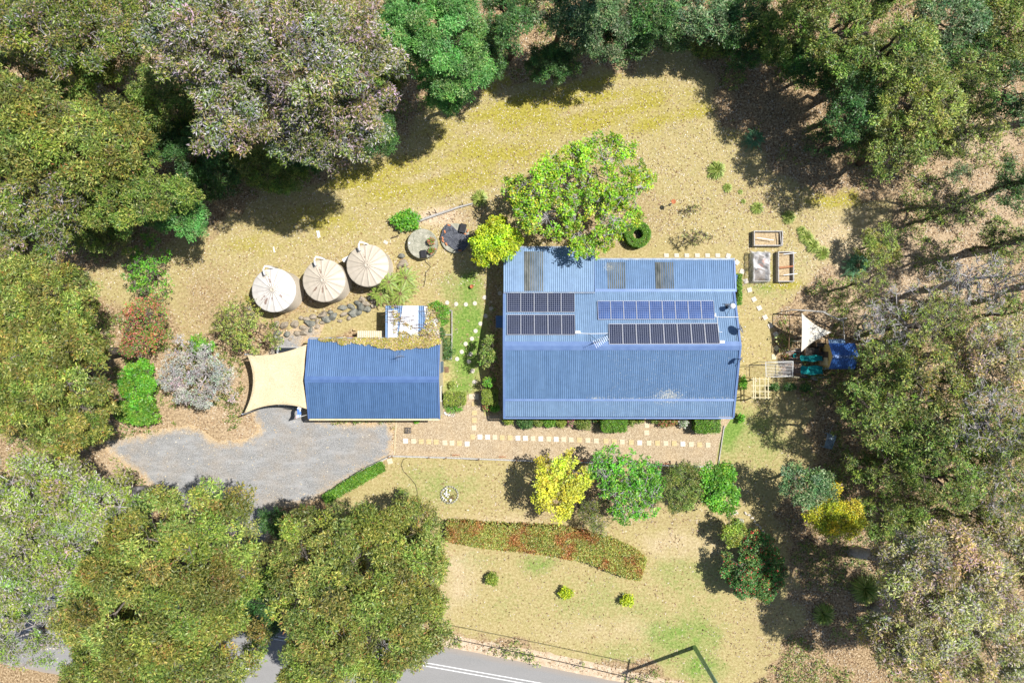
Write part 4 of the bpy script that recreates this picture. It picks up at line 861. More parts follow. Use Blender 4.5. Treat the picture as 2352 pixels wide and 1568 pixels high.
# ------------------------------------------------------------------ edging, kerbs, logs
def rail(name, pts, w, z0, z1, mat, lab, cat, k=None, posts=None):
    P_ = [Q(k, *p) if k is not None else P(*p) for p in pts]
    m = MB()
    for a, b in zip(P_[:-1], P_[1:]): m.beam((a[0], a[1], (z0 + z1) / 2), (b[0], b[1], (z0 + z1) / 2), w, z1 - z0)
    r = thing(name, lab, cat, P_[0]); m.build('rail', M[mat], r)
    if posts:
        for t in posts:
            d = t * (len(P_) - 1); i = min(int(d), len(P_) - 2); q = lerp(P_[i], P_[i + 1], d - i); MB().obox((q[0], q[1] - .03, 0), .1, .1, z1 + .12).build('post', M['browntimber'], r)
    return r
rail('low_fence', [(120, 455), (500, 466), (1000, 485), (1400, 497), (1800, 512), (2240, 527)], .11, .28, .36, 'timber', 'long low grey timber rail along the lower edge of the pebble garden', 'fence', 6, [.0, .13, .19, .28, .38, .48, .6, .7, .8, .9, 1])
rail('low_fence', [(1430, 1110), (1190, 1225), (1000, 1350), (820, 1475)], .11, .28, .38, 'timber', 'slanting low timber rail between the driveway and the small green hedge', 'fence', 3, [.03, .35, .65, .98])
m = MB(); pts = [Q(3, *p) for p in ((1466, 815), (1455, 960), (1452, 1105))]
for a, b in zip(pts[:-1], pts[1:]): m.beam((a[0], a[1], .03), (b[0], b[1], .03), .06, .09)
m.build('edging_board', M['paletimber'], label='pale timber edging between the grey driveway and tan pebbles', cat='edging')
m = MB(); pts = [Q(6, *p) for p in ((2345, 255), (2305, 520))]; m.beam((pts[0][0], pts[0][1], .05), (pts[1][0], pts[1][1], .05), .07, .14); m.build('edging_board', M['timber'], label='grey timber edging at the right end of the pebble garden', cat='edging')
m = MB(); m.tube([Q(2, *q, .15) for q in ((1590, 205), (1750, 145), (1900, 95), (2000, 60), (2120, 28))], [.09, .11, .09, .08, .06], 8); m.build('log', M['timber'], label='long grey log edging the bank above the round pads', cat='log')
for q, l in (((1742, 98, 1760, 128), 'left'), ((1793, 85, 1808, 112), 'middle'), ((2025, 25, 2035, 45), 'right')):
    m = MB(); m.tube([Q(2, q[0], q[1], .5), Q(2, q[2], q[3], 0)], .035, 6); m.build('stake', M['darkbark'], label='short dark stake at the log edging, %s of three' % l, cat='stake')
m = MB(); m.tube([Q(2, 1418, 327, .08), Q(2, 1485, 304, .15)], .04, 6); m.build('stake', M['darkbark'], label='dark length of timber lying below the round green shrub', cat='stake')
for a, lab in ((((1895, 945), (1943, 945), (1943, 1195), (1937, 1360), (1890, 1355)), 'white timber edged garden bed along the garage end'),):
    P_ = [Q(2, *p) for p in a]; r = thing('garden_bed', lab, 'garden bed', P_[2])
    for u, v_ in zip(P_[:-1], P_[1:]): MB().beam((u[0], u[1], .12), (v_[0], v_[1], .12), .07, .24).build('side_board', M['timber'], r)
    MB().beam(Q(2, 1880, 1150, .25), Q(2, 1943, 1150, .25), .06, .06).build('cross_board', M['timber'], r)
c_ = Q(2, 1896, 1450); MB().obox((c_[0], c_[1], .01), .33, .46, .04, .03).build('doormat', M['browntimber'], label='brown doormat outside the garage side door', cat='doormat')
# timber offcuts behind the garage
for i, (a, b, mt) in enumerate((((800, 1182), (1020, 1165), 'browntimber'), ((815, 1188), (1030, 1172), 'paletimber'), ((960, 1183), (1100, 1172), 'terra'), ((1020, 1187), (1205, 1174), 'steel'))):
    p, q = Q(2, *a, .35), Q(2, *b, .35); m = MB(); m.beam(p, q, .07, .04); m.build('timber_length', M[mt], label=('brown length of timber lying behind the garage, leftmost', 'pale length of timber lying behind the garage', 'reddish length of timber lying behind the garage', 'grey metal length leaning beside the beige store')[i], cat='timber')
c_ = Q(2, 1105, 1108, .3); MB().obox((c_[0], c_[1], 0), .22, .12, .3).build('crate', M['pavy'], label='small yellow crate above the beige store', cat='crate', bevel=.01)
# loose things on the lawn
for a, b, w_, l in (((785, 262), (800, 325), .09, 'left board of the white pair lying on the upper lawn'), ((800, 262), (812, 318), .09, 'right board of the white pair lying on the upper lawn'), ((414, 400), (424, 448), .10, 'single white board lying on the lawn above the left tank')):
    m = MB(); m.beam(Q(2, *a, .04), Q(2, *b, .04), w_, .03); m.build('board', M['white'], label=l, cat='board')
c_ = Q(2, 1375, 362); MB().obox((c_[0], c_[1], 0), .36, .26, .05, -.5).build('tray', M['cycadgrey'] if 'cycadgrey' in M else M['pavg'], label='pale green tray lying on the lawn near the right tank', cat='tray', bevel=.02)
c_ = D(2, 2110, 738); pot(*c_, 0, .15, .35, None, 'single terracotta pot standing on the green lawn')
c_ = P(1547, 463, 1.25); g_ = thing('bird_bath', 'terracotta bird bath on a thin stem on the back lawn', 'bird bath', c_)
g_.location = (c_[0], c_[1], 0); ORG[g_.name] = (c_[0], c_[1], 0)
MB().lathe((c_[0], c_[1], 1.17), [(.03, 0), (.13, .02), (.19, .08), (.16, .08), (.10, .04)], 24).build('bowl', M['terra'], g_, True); MB().lathe((c_[0], c_[1], 0), [(.12, 0), (.03, .05), (.022, 1.18)], 12).build('stem', M['darksteel'], g_, True)
# stone ring on the front lawn
c0 = Q(6, 501, 718); rg = thing('stone_ring', 'round stone edged bed with white rocks and dry twigs on the front lawn', 'stone ring', c0); rng = random.Random(3)
for i in range(20):
    a = 2 * math.pi * i / 20; MB().rock((c0[0] + .66 * math.cos(a), c0[1] + .66 * math.sin(a), .08), (.13, .10, .12), a + 1.5, i, 1).build('stone', M['stone'] if 'stone' in M else M['conc'], rg)
M['whiterock'] = mottled('white rock', (.55, .54, .50), (.75, .74, .70), 5, .8)
for i in range(22):
    MB().rock((c0[0] - .22 + rng.gauss(0, .17), c0[1] + .12 + rng.gauss(0, .25), .12 + rng.random() * .08), (.10, .09, .08), rng.random() * 6, i + 40, 1).build('rock', M['whiterock'], rg)
m = MB()
for i in range(26): p = (c0[0] + .25 + rng.gauss(0, .15), c0[1] - .2 + rng.gauss(0, .2), .05); m.tube([p, (p[0] + rng.gauss(0, .2), p[1] + rng.gauss(0, .2), .3)], .01, 4)
m.build('twigs', M['browntimber'], rg)
# boulder wall below the tanks
M['stone'] = mottled('blue grey boulder', (.10, .11, .10), (.34, .33, .27), 2.6, .85, bump=.5, fine=9, detail=6); M['tanstone'] = mottled('tan boulder', (.22, .18, .13), (.44, .38, .29), 2.6, .85, bump=.5, fine=9)
BL = [(212, 878, 18), (210, 930, 30), (180, 978, 26), (238, 972, 26), (205, 1030, 22), (440, 1060, 34), (455, 1140, 36), (430, 1180, 34), (520, 1065, 48), (530, 1150, 34), (600, 1060, 46), (650, 1008, 24), (620, 1135, 36), (668, 1090, 36), (675, 1138, 34), (700, 1020, 30), (730, 1050, 42), (735, 1110, 26), (755, 1000, 36), (790, 1035, 30), (790, 1080, 26), (835, 985, 40), (840, 1045, 28), (870, 1020, 34), (900, 960, 34), (930, 1000, 40), (985, 1035, 26), (1010, 925, 44), (1020, 975, 34), (1060, 1010, 26), (1080, 910, 32), (1100, 965, 40), (1140, 880, 34), (1165, 915, 40), (1150, 960, 30), (1180, 850, 30), (1210, 880, 36), (1215, 935, 34), (1240, 840, 26), (1275, 870, 30), (1270, 910, 26), (1380, 870, 26), (1510, 480, 28), (1500, 560, 30), (1535, 540, 36), (1560, 600, 26), (1540, 630, 30), (1590, 680, 26), (1420, 1115, 24), (480, 1180, 28), (560, 1190, 22)]
rng = random.Random(11)
def near(x, y):
    if x > 1480: return 'beside the ferns'
    if x < 300: return 'below the left tank'
    return 'in the boulder bank below the %s tank' % ('left' if x < 640 else 'middle' if x < 980 else 'right')
cnt = {}
for i, (x, y, r) in enumerate(BL):
    c_ = Q(2, x, y); rm = r / 3.7236 * S * rng.uniform(.8, 1.15); n_ = near(x, y); k = cnt.get(n_, 0); cnt[n_] = k + 1; ts = rng.random() < .5
    MB().rock((c_[0], c_[1], rm * .35), (rm * 1.1, rm * rng.uniform(.65, .95), rm * rng.uniform(.6, .9)), rng.uniform(-.3, .9), i + 7, 3).build('boulder', M['tanstone' if ts else 'stone'], label='%s boulder %s, %s from the left' % ('tan' if ts else 'blue-grey', n_, ORD[min(k, 29)]), cat='boulder', group='boulders of the bank')
# power pole, cable
g_ = thing('power_pole', 'green leaning-looking timber power pole on the verge with its long shadow', 'power pole', P(1595, 1485)); b0 = Vector(P(1595, 1485)); M['pole'] = mottled('green treated pole', (.24, .40, .27), (.36, .52, .38), 3, .85, fine=20)
g_['label'] = 'tall green treated timber power pole at the road verge'
MB().tube([b0 - Vector((0, 0, .1)), b0 + Vector((0, 0, 11.3))], [.17, .12], 16).build('pole', M['pole'], g_, True)
d = Vector((.97, -.2, 0)); m = MB(); q = b0 + Vector((0, 0, 10.7)); m.beam(q - Vector((-.2, -.97, 0)) * 1.0, q + Vector((-.2, -.97, 0)) * 1.0, .1, .12); m.build('crossarm', M['timber'], g_)
m = MB(); a = b0 + Vector((0, 0, 8.1)); pts = []
e1 = Vector(P(963, 1471, 5.9)); e0 = Vector(P(100, 1312, 5.9))
far = Vector((e0.x - 12, e0.y + 2.4, 8.0)); pts = [a, lerp(a, e1, .5)]
for i in range(21):
    t = i / 20; x = a.x + (far.x - a.x) * t; ye = a.y + (far.y - a.y) * t
    u = (x - e1.x) / (a.x - e1.x); yy = e1.y + (e1.y - e0.y) / (e1.x - e0.x) * (x - e1.x); z_ = 8.1 - 2.4 * 4 * t * (1 - t)
    if i == 0: yy = a.y
    pts.append(Vector((x, yy * 1.0 if i else a.y, z_)))
pts = [a] + [Vector((a.x + (far.x - a.x) * i / 20, a.y + (far.y - a.y) * i / 20, 8.1 - 2.5 * 4 * (i / 20) * (1 - i / 20))) for i in range(1, 21)]
m.tube(pts, .028, 5); m.build('overhead_cable', M['black'], label='black overhead cable sagging along the road from the green pole', cat='cable')
# ------------------------------------------------------------------ raised beds, net
def bed(x0, y0, x1, y1, lab, k=4, h=.5, cross=(), soil='soil'):
    a = Q(k, x0, y1, h); b = Q(k, x1, y0, h); r = thing('raised_bed', lab, 'raised garden bed', ((a[0] + b[0]) / 2, (a[1] + b[1]) / 2, 0), 'raised beds behind the house'); t = .075
    for bx in ((a[0], a[1], b[0], a[1] + t), (a[0], b[1] - t, b[0], b[1]), (a[0], a[1] + t, a[0] + t, b[1] - t), (b[0] - t, a[1] + t, b[0], b[1] - t)): MB().box(bx[0], bx[1], 0, bx[2], bx[3], h).build('side_board', M['timber'], r)
    MB().box(a[0] + t, a[1] + t, 0, b[0] - t, b[1] - t, .16).build('soil', M[soil], r)
    for p, q, mt in cross: m = MB(); m.beam(Q(k, *p, h + .04), Q(k, *q, h + .04), .05, .03); m.build('crossbar', M[mt], r)
    return r
bed(248, 903, 497, 1033, 'wide empty raised bed of grey timber holding dry soil and a stick', cross=(((272, 963), (418, 985), 'white'), ((470, 915), (482, 1025), 'timber')))
bed(245, 1085, 385, 1338, 'upright raised bed of grey timber under white netting', soil='darksoil')
bed(455, 1080, 592, 1340, 'open raised bed of grey timber with red crossbars', cross=(((462, 1215), (585, 1203), 'terra'), ((462, 1226), (585, 1210), 'terra'), ((500, 1105), (612, 1093), 'white'), ((500, 1283), (620, 1270), 'white')))
t = bpy.data.materials.new('white netting'); t.use_nodes = True; n_ = t.node_tree.nodes; tb = n_.new('ShaderNodeBsdfTransparent'); mx = n_.new('ShaderNodeMixShader'); n_['Principled BSDF'].inputs['Base Color'].default_value = (.8, .8, .8, 1)
nz = n_.new('ShaderNodeTexNoise'); nz.inputs['Scale'].default_value = 1.5; nz.inputs['Distortion'].default_value = 1.5; cr_ = n_.new('ShaderNodeValToRGB'); cr_.color_ramp.elements[0].position = .42; cr_.color_ramp.elements[0].color = (.22,) * 3 + (1,); cr_.color_ramp.elements[1].position = .66; cr_.color_ramp.elements[1].color = (.85,) * 3 + (1,)
t.node_tree.links.new(nz.outputs[0], cr_.inputs[0]); t.node_tree.links.new(cr_.outputs[0], mx.inputs[0]); t.node_tree.links.new(tb.outputs[0], mx.inputs[1]); t.node_tree.links.new(n_['Principled BSDF'].outputs[0], mx.inputs[2]); t.node_tree.links.new(mx.outputs[0], n_['Material Output'].inputs[0])
a = Q(4, 228, 1345, .95); b = Q(4, 395, 1072, .95); m = MB(); NN, MM = 26, 34
for i in range(NN + 1):
    for j in range(MM + 1):
        u, v_ = i / NN, j / MM; ed_ = min(u, 1 - u, v_, 1 - v_); x = a[0] + (b[0] - a[0]) * u + .1 * math.sin(v_ * 22) * (u > .9) + .28 * max(0, u - .9) * 10 * (math.exp(-((v_ - .8) / .12) ** 2) + .6 * math.exp(-((v_ - .28) / .1) ** 2)); y = a[1] + (b[1] - a[1]) * v_
        fold = .05 * math.sin(u * 9 + 14 * v_) + .04 * math.sin(v_ * 31 + u * 6); m.v.append((x, y + .05 * math.sin(u * 17) * (v_ > .95), max(.05, .35 + .62 * min(1, ed_ * 9) ** .6 + fold)))
m.f = [(i * (MM + 1) + j, (i + 1) * (MM + 1) + j, (i + 1) * (MM + 1) + j + 1, i * (MM + 1) + j + 1) for i in range(NN) for j in range(MM)]
o = m.build('netting', t, smooth=True, label='crumpled white translucent netting draped over the middle raised bed', cat='netting')
for q, l in (((340, 1163), 'upper'), ((301, 1208), 'lower')):
    c_ = Q(4, *q, .55); MB().lathe((c_[0], c_[1], .17), [(.17, 0), (.21, .38), (.18, .38), (.16, .3), (.01, .3)], 24, False).build('plant_pot', M['terra'], smooth=True, label='orange rimmed pot under the netting, %s one' % l, cat='plant pot')
# ------------------------------------------------------------------ play area and cubby house
M['teal'] = mottled('teal shade cloth', (.0, .20, .20), (.015, .30, .29), 2.5, .85, fine=22); M['yellowply'] = mottled('yellow plywood', (.50, .38, .14), (.58, .45, .20), 3, .7); M['mesh'] = mottled('dark mesh panel', (.035, .03, .025), (.12, .10, .08), 20, .8)
def zc(x, y, h): return Vector(Q(5, x, y, h))
cub = thing('coop_house', 'small yellow coop house with a shiny deep blue corrugated gable roof', 'coop', zc(1120, 760, 2.0).to_tuple()[:2] + (0,))
rl, rr_ = zc(1012, 765, 2.65), zc(1262, 752, 2.65); nl_, nr_ = zc(968, 640, 2.0), zc(1196, 636, 2.0); sl_, sr_ = zc(985, 882, 2.0), zc(1205, 868, 2.0)
X0_, X1_ = (rl.x + nl_.x + sl_.x) / 3, rr_.x; yr_, yn_, ys_ = rl.y, nl_.y, sl_.y
M['shinyblue'] = roofmat('shiny deep blue steel', (.03, .10, .36), (.06, .17, .47))
corr('roof', (X0_, ys_, 2.0), (X1_, ys_, 2.0), (X1_, yr_ - .03, 2.62), (X0_, yr_ - .03, 2.62), M['shinyblue'], cub, ny=2); corr('roof', (X0_, yr_ + .03, 2.62), (X1_, yr_ + .03, 2.62), (X1_, yn_, 2.0), (X0_, yn_, 2.0), M['shinyblue'], cub, ny=2)
MB().beam((X0_, yr_, 2.66), (X1_, yr_, 2.66), .2, .03).build('ridge_cap', M['deeptrim'], cub)
p0, p1 = zc(963, 625, 1.7), zc(1118, 605, 1.7); corr('awning', (p0.x, yn_ - .0, 1.95), (p1.x, yn_, 1.95), (p1.x, yn_ + .32, 1.8), (p0.x, yn_ + .32, 1.8), M['lightblue'], cub, ny=2)
w = MB(); xw = X0_ + .12; prof = [(ys_ + .1, 0), (yn_ - .1, 0), (yn_ - .1, 1.95), (yr_, 2.55), (ys_ + .1, 1.95)]; w.v += [(xw, y, z) for y, z in prof] + [(X1_ - .1, y, z) for y, z in prof]
w.f += [(4, 3, 2, 1, 0), (5, 6, 7, 8, 9), (0, 1, 6, 5), (1, 2, 7, 6), (2, 3, 8, 7), (3, 4, 9, 8), (4, 0, 5, 9)]; w.build('wall', M['yellowply'], cub)
MB().box(xw - .012, yr_ - .35, .3, xw - .004, yr_ + .35, 1.7).build('mesh_window', M['mesh'], cub); MB().box(xw - .014, ys_ + .25, .1, xw - .002, ys_ + .85, 1.6).build('door', M['paletimber'], cub)
rp = MB(); a, b = zc(890, 810, .05), zc(975, 890, .3); rp.obox(((a.x + b.x) / 2, (a.y + b.y) / 2, .3), .66, .62, .05); rr2 = rp.build('crate', M['paletimber'], label='slatted pale timber crate against the coop wall', cat='crate', bevel=.01)
for q in ((893, 812, 912, 888), (930, 812, 945, 888), (962, 812, 968, 888), (912, 888, 945, 812)): MB().beam(zc(q[0], q[1], .37), zc(q[2], q[3], .37), .05, .03).build('slat', M['white'], rr2)
for i, q in enumerate(((858, 636, 944, 675, 1.0), (752, 684, 892, 755, .9), (890, 722, 935, 800, .9))):
    a, b = zc(q[0], q[3], q[4]), zc(q[2], q[1], q[4]); r = thing('mesh_run', 'dark wire mesh pen %s' % ('beside the coop awning', 'beside the upper teal cloth', 'tight against the coop window')[i], 'mesh pen', ((a.x + b.x) / 2, (a.y + b.y) / 2, 0))
    MB().box(a.x, a.y, .0, b.x, b.y, q[4]).build('mesh', M['mesh'], r)
    f = MB(); [f.beam(Vector((x_, a.y, q[4] + .02)), Vector((x_, b.y, q[4] + .02)), .04, .04) for x_ in (a.x, b.x)]; f.build('frame', M['browntimber'], r)
for q, l in (((710, 756, 920, 810), 'upper teal shade cloth stretched flat over the coop run'), ((715, 853, 922, 934), 'lower wider teal shade cloth over the coop run')):
    a, b = zc(q[0], q[3], 1.3), zc(q[2], q[1], 1.3); r = thing('shade_cloth', l, 'shade cloth', ((a.x + b.x) / 2, (a.y + b.y) / 2, 0)); m = MB()
    for i in range(25):
        for j in range(9): u, v_ = i / 24, j / 8; m.v.append((a.x + (b.x - a.x) * u, a.y + (b.y - a.y) * v_ + .04 * math.sin(u * 9 + (v_ > .5) * 2) * (v_ in (0, 1)), 1.3 - .10 * math.sin(math.pi * v_) + .03 * math.sin(u * 14 + v_ * 5)))
    m.f = [(i * 9 + j, (i + 1) * 9 + j, (i + 1) * 9 + j + 1, i * 9 + j + 1) for i in range(24) for j in range(8)]; m.build('cloth', M['teal'], r, True)
    for x_ in (a.x, b.x):
        for y_ in (a.y, b.y): MB().obox((x_, y_, 0), .05, .05, 1.3).build('post', M['browntimber'], r)
sail('shade_sail', 'off-white triangular shade sail over the play area', [D(5, 722, 358), D(5, 1003, 537), D(5, 717, 720)], [.20, .17, .05], [2.9, 2.2, 2.3], M['sailwhite'])
# pen fence with rails
pen = thing('pen_fence', 'rustic timber and wire pen fence around the play area', 'fence', zc(610, 520, 0)); PP = [(610, 335), (780, 335), (945, 340), (1110, 425), (1130, 560), (1125, 640)]
for i, p in enumerate(PP):
    q = zc(*p, 1.5); MB().tube([(q.x, q.y, -.05), q], .045, 8).build('post', M['timber'], pen, True)
m = MB(); m.tube([zc(615, 325, 1.5), zc(760, 333, 1.5), zc(920, 345, 1.5), zc(1000, 385, 1.5), zc(1110, 435, 1.5)], .055, 7); m.tube([zc(1110, 425, 1.5), zc(1120, 560, 1.5), zc(1125, 640, 1.5)], .04, 6); m.build('top_rail', M['timber'], pen, True)
m = MB(); m.tube([zc(610, 335, 1.5), zc(606, 540, 1.5), zc(600, 700, 1.5)], .03, 6); m.build('side_rail', M['browntimber'], pen)
m = MB()
for x_ in (612, 640, 668, 692, 708): m.tube([zc(x_, 600, .02), zc(x_, 600, 1.2)], .02, 5); m.tube([zc(x_, 600, 1.2), zc(x_ + 3, 680, 1.2)], .012, 5)
m.tube([zc(605, 600, 1.2), zc(712, 600, 1.2)], .02, 5); m.tube([zc(612, 690, 1.2), zc(712, 700, 1.2)], .02, 5); m.build('wire_panel', M['darksteel'], pen)
for p, lab in (((1140, 405), 'white post at the top right of the pen'), ((718, 620), 'white post beside the lower corner of the triangular sail')):
    q = zc(*p, 2.0); MB().tube([(q.x, q.y, 0), q], .05, 8).build('post', M['white'], label=lab, cat='post')
c_ = zc(650, 757, 0); MB().lathe(tuple(c_), [(.0, .02), (.10, .03), (.13, .16), (.17, .17), (.17, .18), (.11, .17), (.09, .06), (.0, .05)], 22, False).build('bowl', M['teal'], smooth=True, label='round teal and white bowl on the play area floor', cat='bowl')
bush('flower_bed', 'small orange flowering clump at the left end of the play area', *D(5, 575, 762), 7, 7, .35, 'redgrn', leaf=.09)
m = MB(); pts = [Q(5, 540, 800), Q(5, 545, 750), Q(5, 590, 718), Q(5, 650, 712), Q(5, 710, 720)]; m.tube([(p[0], p[1], .1) for p in pts], .05, 6); m.build('edging', M['timber'], label='curved pale edging round the flower clump in the play area', cat='edging')
for a, b, l in (((560, 953), (732, 961), 'pale sleeper below the clothes airer'), ((700, 958), (985, 958), 'grey sleeper below the teal cloths'), ((720, 945), (870, 985), 'grey plank slanting below the teal cloths')):
    m = MB(); m.beam(Q(5, *a, .12), Q(5, *b, .12), .12, .16); m.build('sleeper', M['paletimber' if 'pale' in l else 'timber'], label=l, cat='sleeper')
# floor
M['pinkpave'] = mottled('brown brick paving', (.22, .15, .12), (.34, .25, .20), 5, .9, fine=18)
m = MB(); m.prism([Q(5, *p)[:2] for p in ((540, 720), (620, 705), (730, 720), (735, 800), (720, 960), (540, 950))], .004, .012); m.build('paving', M['pinkpave'], kind='structure')
# clothes airer
ca = thing('clothes_airer', 'white folding clothes airer with a row of wires beside the garden arch', 'clothes airer', zc(510, 890, 0)); m = MB(); h_ = 1.5
c4 = [zc(382, 818, h_), zc(640, 812, h_), zc(636, 948, h_), zc(386, 960, h_)]
for i in range(4): m.tube([c4[i], c4[(i + 1) % 4]], .028, 8)
m.build('frame', M['white'], ca, True); m = MB()
for i in range(1, 10): t_ = i / 10; m.tube([lerp(c4[0], c4[3], t_), lerp(c4[1], c4[2], t_)], .011, 4)
m.build('wires', M['white'], ca)
for p in (c4[0], c4[1]): MB().tube([(p.x, p.y, 0), p], .03, 8).build('post', M['white'], ca)
# garden arch
ga = thing('garden_arch', 'cream timber lattice garden arch with curved ends on the shaded lawn', 'garden arch', zc(330, 1060, 0)); h_ = 2.2
for x_ in (265, 283, 325, 375, 405): MB().beam(zc(x_, 960, h_), zc(x_ + 2, 1165, h_), .06, .06).build('rafter', M['paletimber'], ga)
for y_ in (975, 1037, 1093, 1150): MB().beam(zc(246, y_, h_ + .07), zc(426, y_ + 2, h_ + .07), .05, .05).build('batten', M['paletimber'], ga)
for y_ in (965, 1147): MB().tube([zc(196, y_ - 8, h_ - .35), zc(250, y_, h_ - .08), zc(320, y_ + 4, h_ - .04), zc(430, y_, h_ - .1)], .05, 6).build('bowed_beam', M['yellowply'], ga)
for p in ((262, 975), (405, 975), (262, 1150), (405, 1150)): q = zc(*p, h_ - .1); MB().obox((q.x, q.y, 0), .08, .08, h_ - .1).build('post', M['paletimber'], ga)
m = MB(); m.tube([zc(205, 955, .9), zc(203, 852, .9), zc(380, 846, .9)], .014, 5); [m.tube([zc(*q, .9), zc(*q, 0)], .014, 5) for q in ((205, 955), (203, 852))]; m.build('airer_shadow', M['darksteel'], label='thin dark outline added as the shadow of the clothes airer', cat='shadow outline')  # raised dark tubes added to draw the clothes airer's cast shadow
# tyre swing, bench frame
c_ = zc(1336, 480, .5); m = MB(); Rr = .27
for i in range(28):
    a = 2 * math.pi * i / 28
    for j in range(10): b_ = 2 * math.pi * j / 10; m.v.append((c_.x + (Rr + .09 * math.cos(b_)) * math.cos(a), c_.y + (Rr + .09 * math.cos(b_)) * math.sin(a), .45 + .1 * math.sin(b_)))
m.f = [(i * 10 + j, ((i + 1) % 28) * 10 + j, ((i + 1) % 28) * 10 + (j + 1) % 10, i * 10 + (j + 1) % 10) for i in range(28) for j in range(10)]
M['rubber'] = mottled('dusty tyre rubber', (.06, .06, .06), (.30, .28, .25), 5, .8); m.build('tyre_swing', M['rubber'], smooth=True, label='old grey tyre hanging as a swing right of the play area', cat='tyre')
def Z7(x, y, h=0): return Vector(Q(7, x, y, h))
bn = thing('garden_bench', 'weathered blue-grey bench with slatted seat in the tree shade', 'bench', Z7(1300, 297)); M['bluewood'] = mottled('blue grey bench wood', (.20, .28, .34), (.38, .46, .50), 5, .8, fine=20)
c4 = [Z7(1285, 242, .5), Z7(1345, 260, .5), Z7(1312, 352, .5), Z7(1262, 340, .5)]
for i in range(6): t_ = (i + .5) / 6; MB().beam(lerp(c4[0], c4[1], t_), lerp(c4[3], c4[2], t_), .065, .025).build('slat', M['bluewood'], bn)
for i in range(4): MB().beam(c4[i] + Vector((0, 0, .03)), c4[(i + 1) % 4] + Vector((0, 0, .03)), .05, .05).build('rail', M['bluewood'], bn); MB().obox((c4[i].x, c4[i].y, 0), .05, .05, .5).build('leg', M['bluewood'], bn)
# birdbath / stone edging lower right, wheel, table grill
c_ = Z7(641, 862); MB().lathe(tuple(c_), [(.14, 0), (.10, .1), (.10, .45), (.23, .55), (.23, .6), (.16, .56), (.0, .54)], 24, False).build('bird_bath', M['conc'], smooth=True, label='grey stone bird bath above the small yellow-green bush', cat='bird bath')
rng = random.Random(5)
for i, (x, y) in enumerate([(570, 850), (585, 828), (605, 818), (628, 812), (690, 815), (715, 828), (738, 848), (755, 872), (775, 900), (795, 918), (815, 945)]):
    c_ = Z7(x, y); MB().rock((c_.x, c_.y, .06), (.17, .11, .10), rng.random() * 3, i + 90, 2).build('edging_stone', M['pavg'], label='pale flat edging stone, %s along the curved bed by the stone bird bath' % ORD[i], cat='stone', group='edging stones of the curved bed')
c_ = Vector(Q(6, 520, 180, .1)); m = MB()
for i in range(24):
    a = 2 * math.pi * i / 24; a2 = 2 * math.pi * (i + 1) / 24; m.tube([(c_.x + .17 * math.cos(a), c_.y + .17 * math.sin(a), .1), (c_.x + .17 * math.cos(a2), c_.y + .17 * math.sin(a2), .1)], .03, 6)
for i in range(3): a = math.pi * i / 3; m.tube([(c_.x - .16 * math.cos(a), c_.y - .16 * math.sin(a), .1), (c_.x + .16 * math.cos(a), c_.y + .16 * math.sin(a), .1)], .014, 5)
m.build('ring_ornament', M['pavg'], label='small white ring ornament beside the garage corner', cat='ornament')
for i, q in enumerate(((480, 178), (497, 184), (470, 170))):
    c_ = Q(6, *q); MB().rock((c_[0], c_[1], .06), (.13, .1, .09), i, i + 130, 2).build('stone', M['whiterock'], label=('middle', 'right', 'left')[i] + ' pale stone at the garage corner bed', cat='stone')
c_ = Q(3, 1567, 899, .35); tb_ = thing('small_grate', 'small square dark grate table on the pebbles near the garage', 'grate', (c_[0], c_[1], 0)); m = MB()
for i in range(4): m.beam((c_[0] - .2 + .133 * i, c_[1] - .2, .35), (c_[0] - .2 + .133 * i, c_[1] + .2, .35), .04, .03); m.beam((c_[0] - .2, c_[1] - .2 + .133 * i, .383), (c_[0] + .2, c_[1] - .2 + .133 * i, .383), .04, .03)
m.build('grate', M['darksteel'], tb_)
for a in (-.18, .18):
    for b in (-.18, .18): MB().obox((c_[0] + a, c_[1] + b, 0), .04, .04, .33).build('leg', M['darksteel'], tb_)
for x_, l in ((1778, 'left'), (1875, 'right')): pot(*D(6, x_, 214), 0, .24, .4, 'mid', 'big terracotta pot at the %s side of the verandah step' % l)
# rusty ornaments along the rail
for i, (x, y) in enumerate([(545, 452), (858, 464), (1400, 491), (1560, 495), (1690, 470), (1965, 511)]):
    c_ = Vector(Q(6, x, y, .3)); m = MB()
    for k in range(3):
        n = 14; r_ = .13 - .03 * k; pts = [(c_.x - .2 + .2 * k + r_ * math.cos(6.28 * j / n), c_.y + r_ * .45 * math.sin(6.28 * j / n), .3 + r_ * .8 * math.sin(6.28 * j / n)) for j in range(n + 1)]; m.tube(pts, .014, 4)
    m.tube([(c_.x - .3, c_.y, .18), (c_.x + .3, c_.y, .18)], .014, 4); m.tube([(c_.x, c_.y, 0), (c_.x, c_.y, .3)], .014, 4)
    m.build('rusty_ornament', M['brick'], label='rusty coiled metal ornament on the long rail, %s from the driveway' % ORD[i], cat='ornament', group='rusty ornaments on the low rail')
m = MB(); m.tube([Q(6, *q, .03) for q in ((700, 490), (470, 468), (300, 462), (230, 462), (190, 482), (176, 520), (190, 560), (240, 610), (272, 650), (284, 700), (286, 770))], .018, 5); m.build('hose', M['black'], label='dark garden hose curving over the front lawn from the long rail', cat='hose')
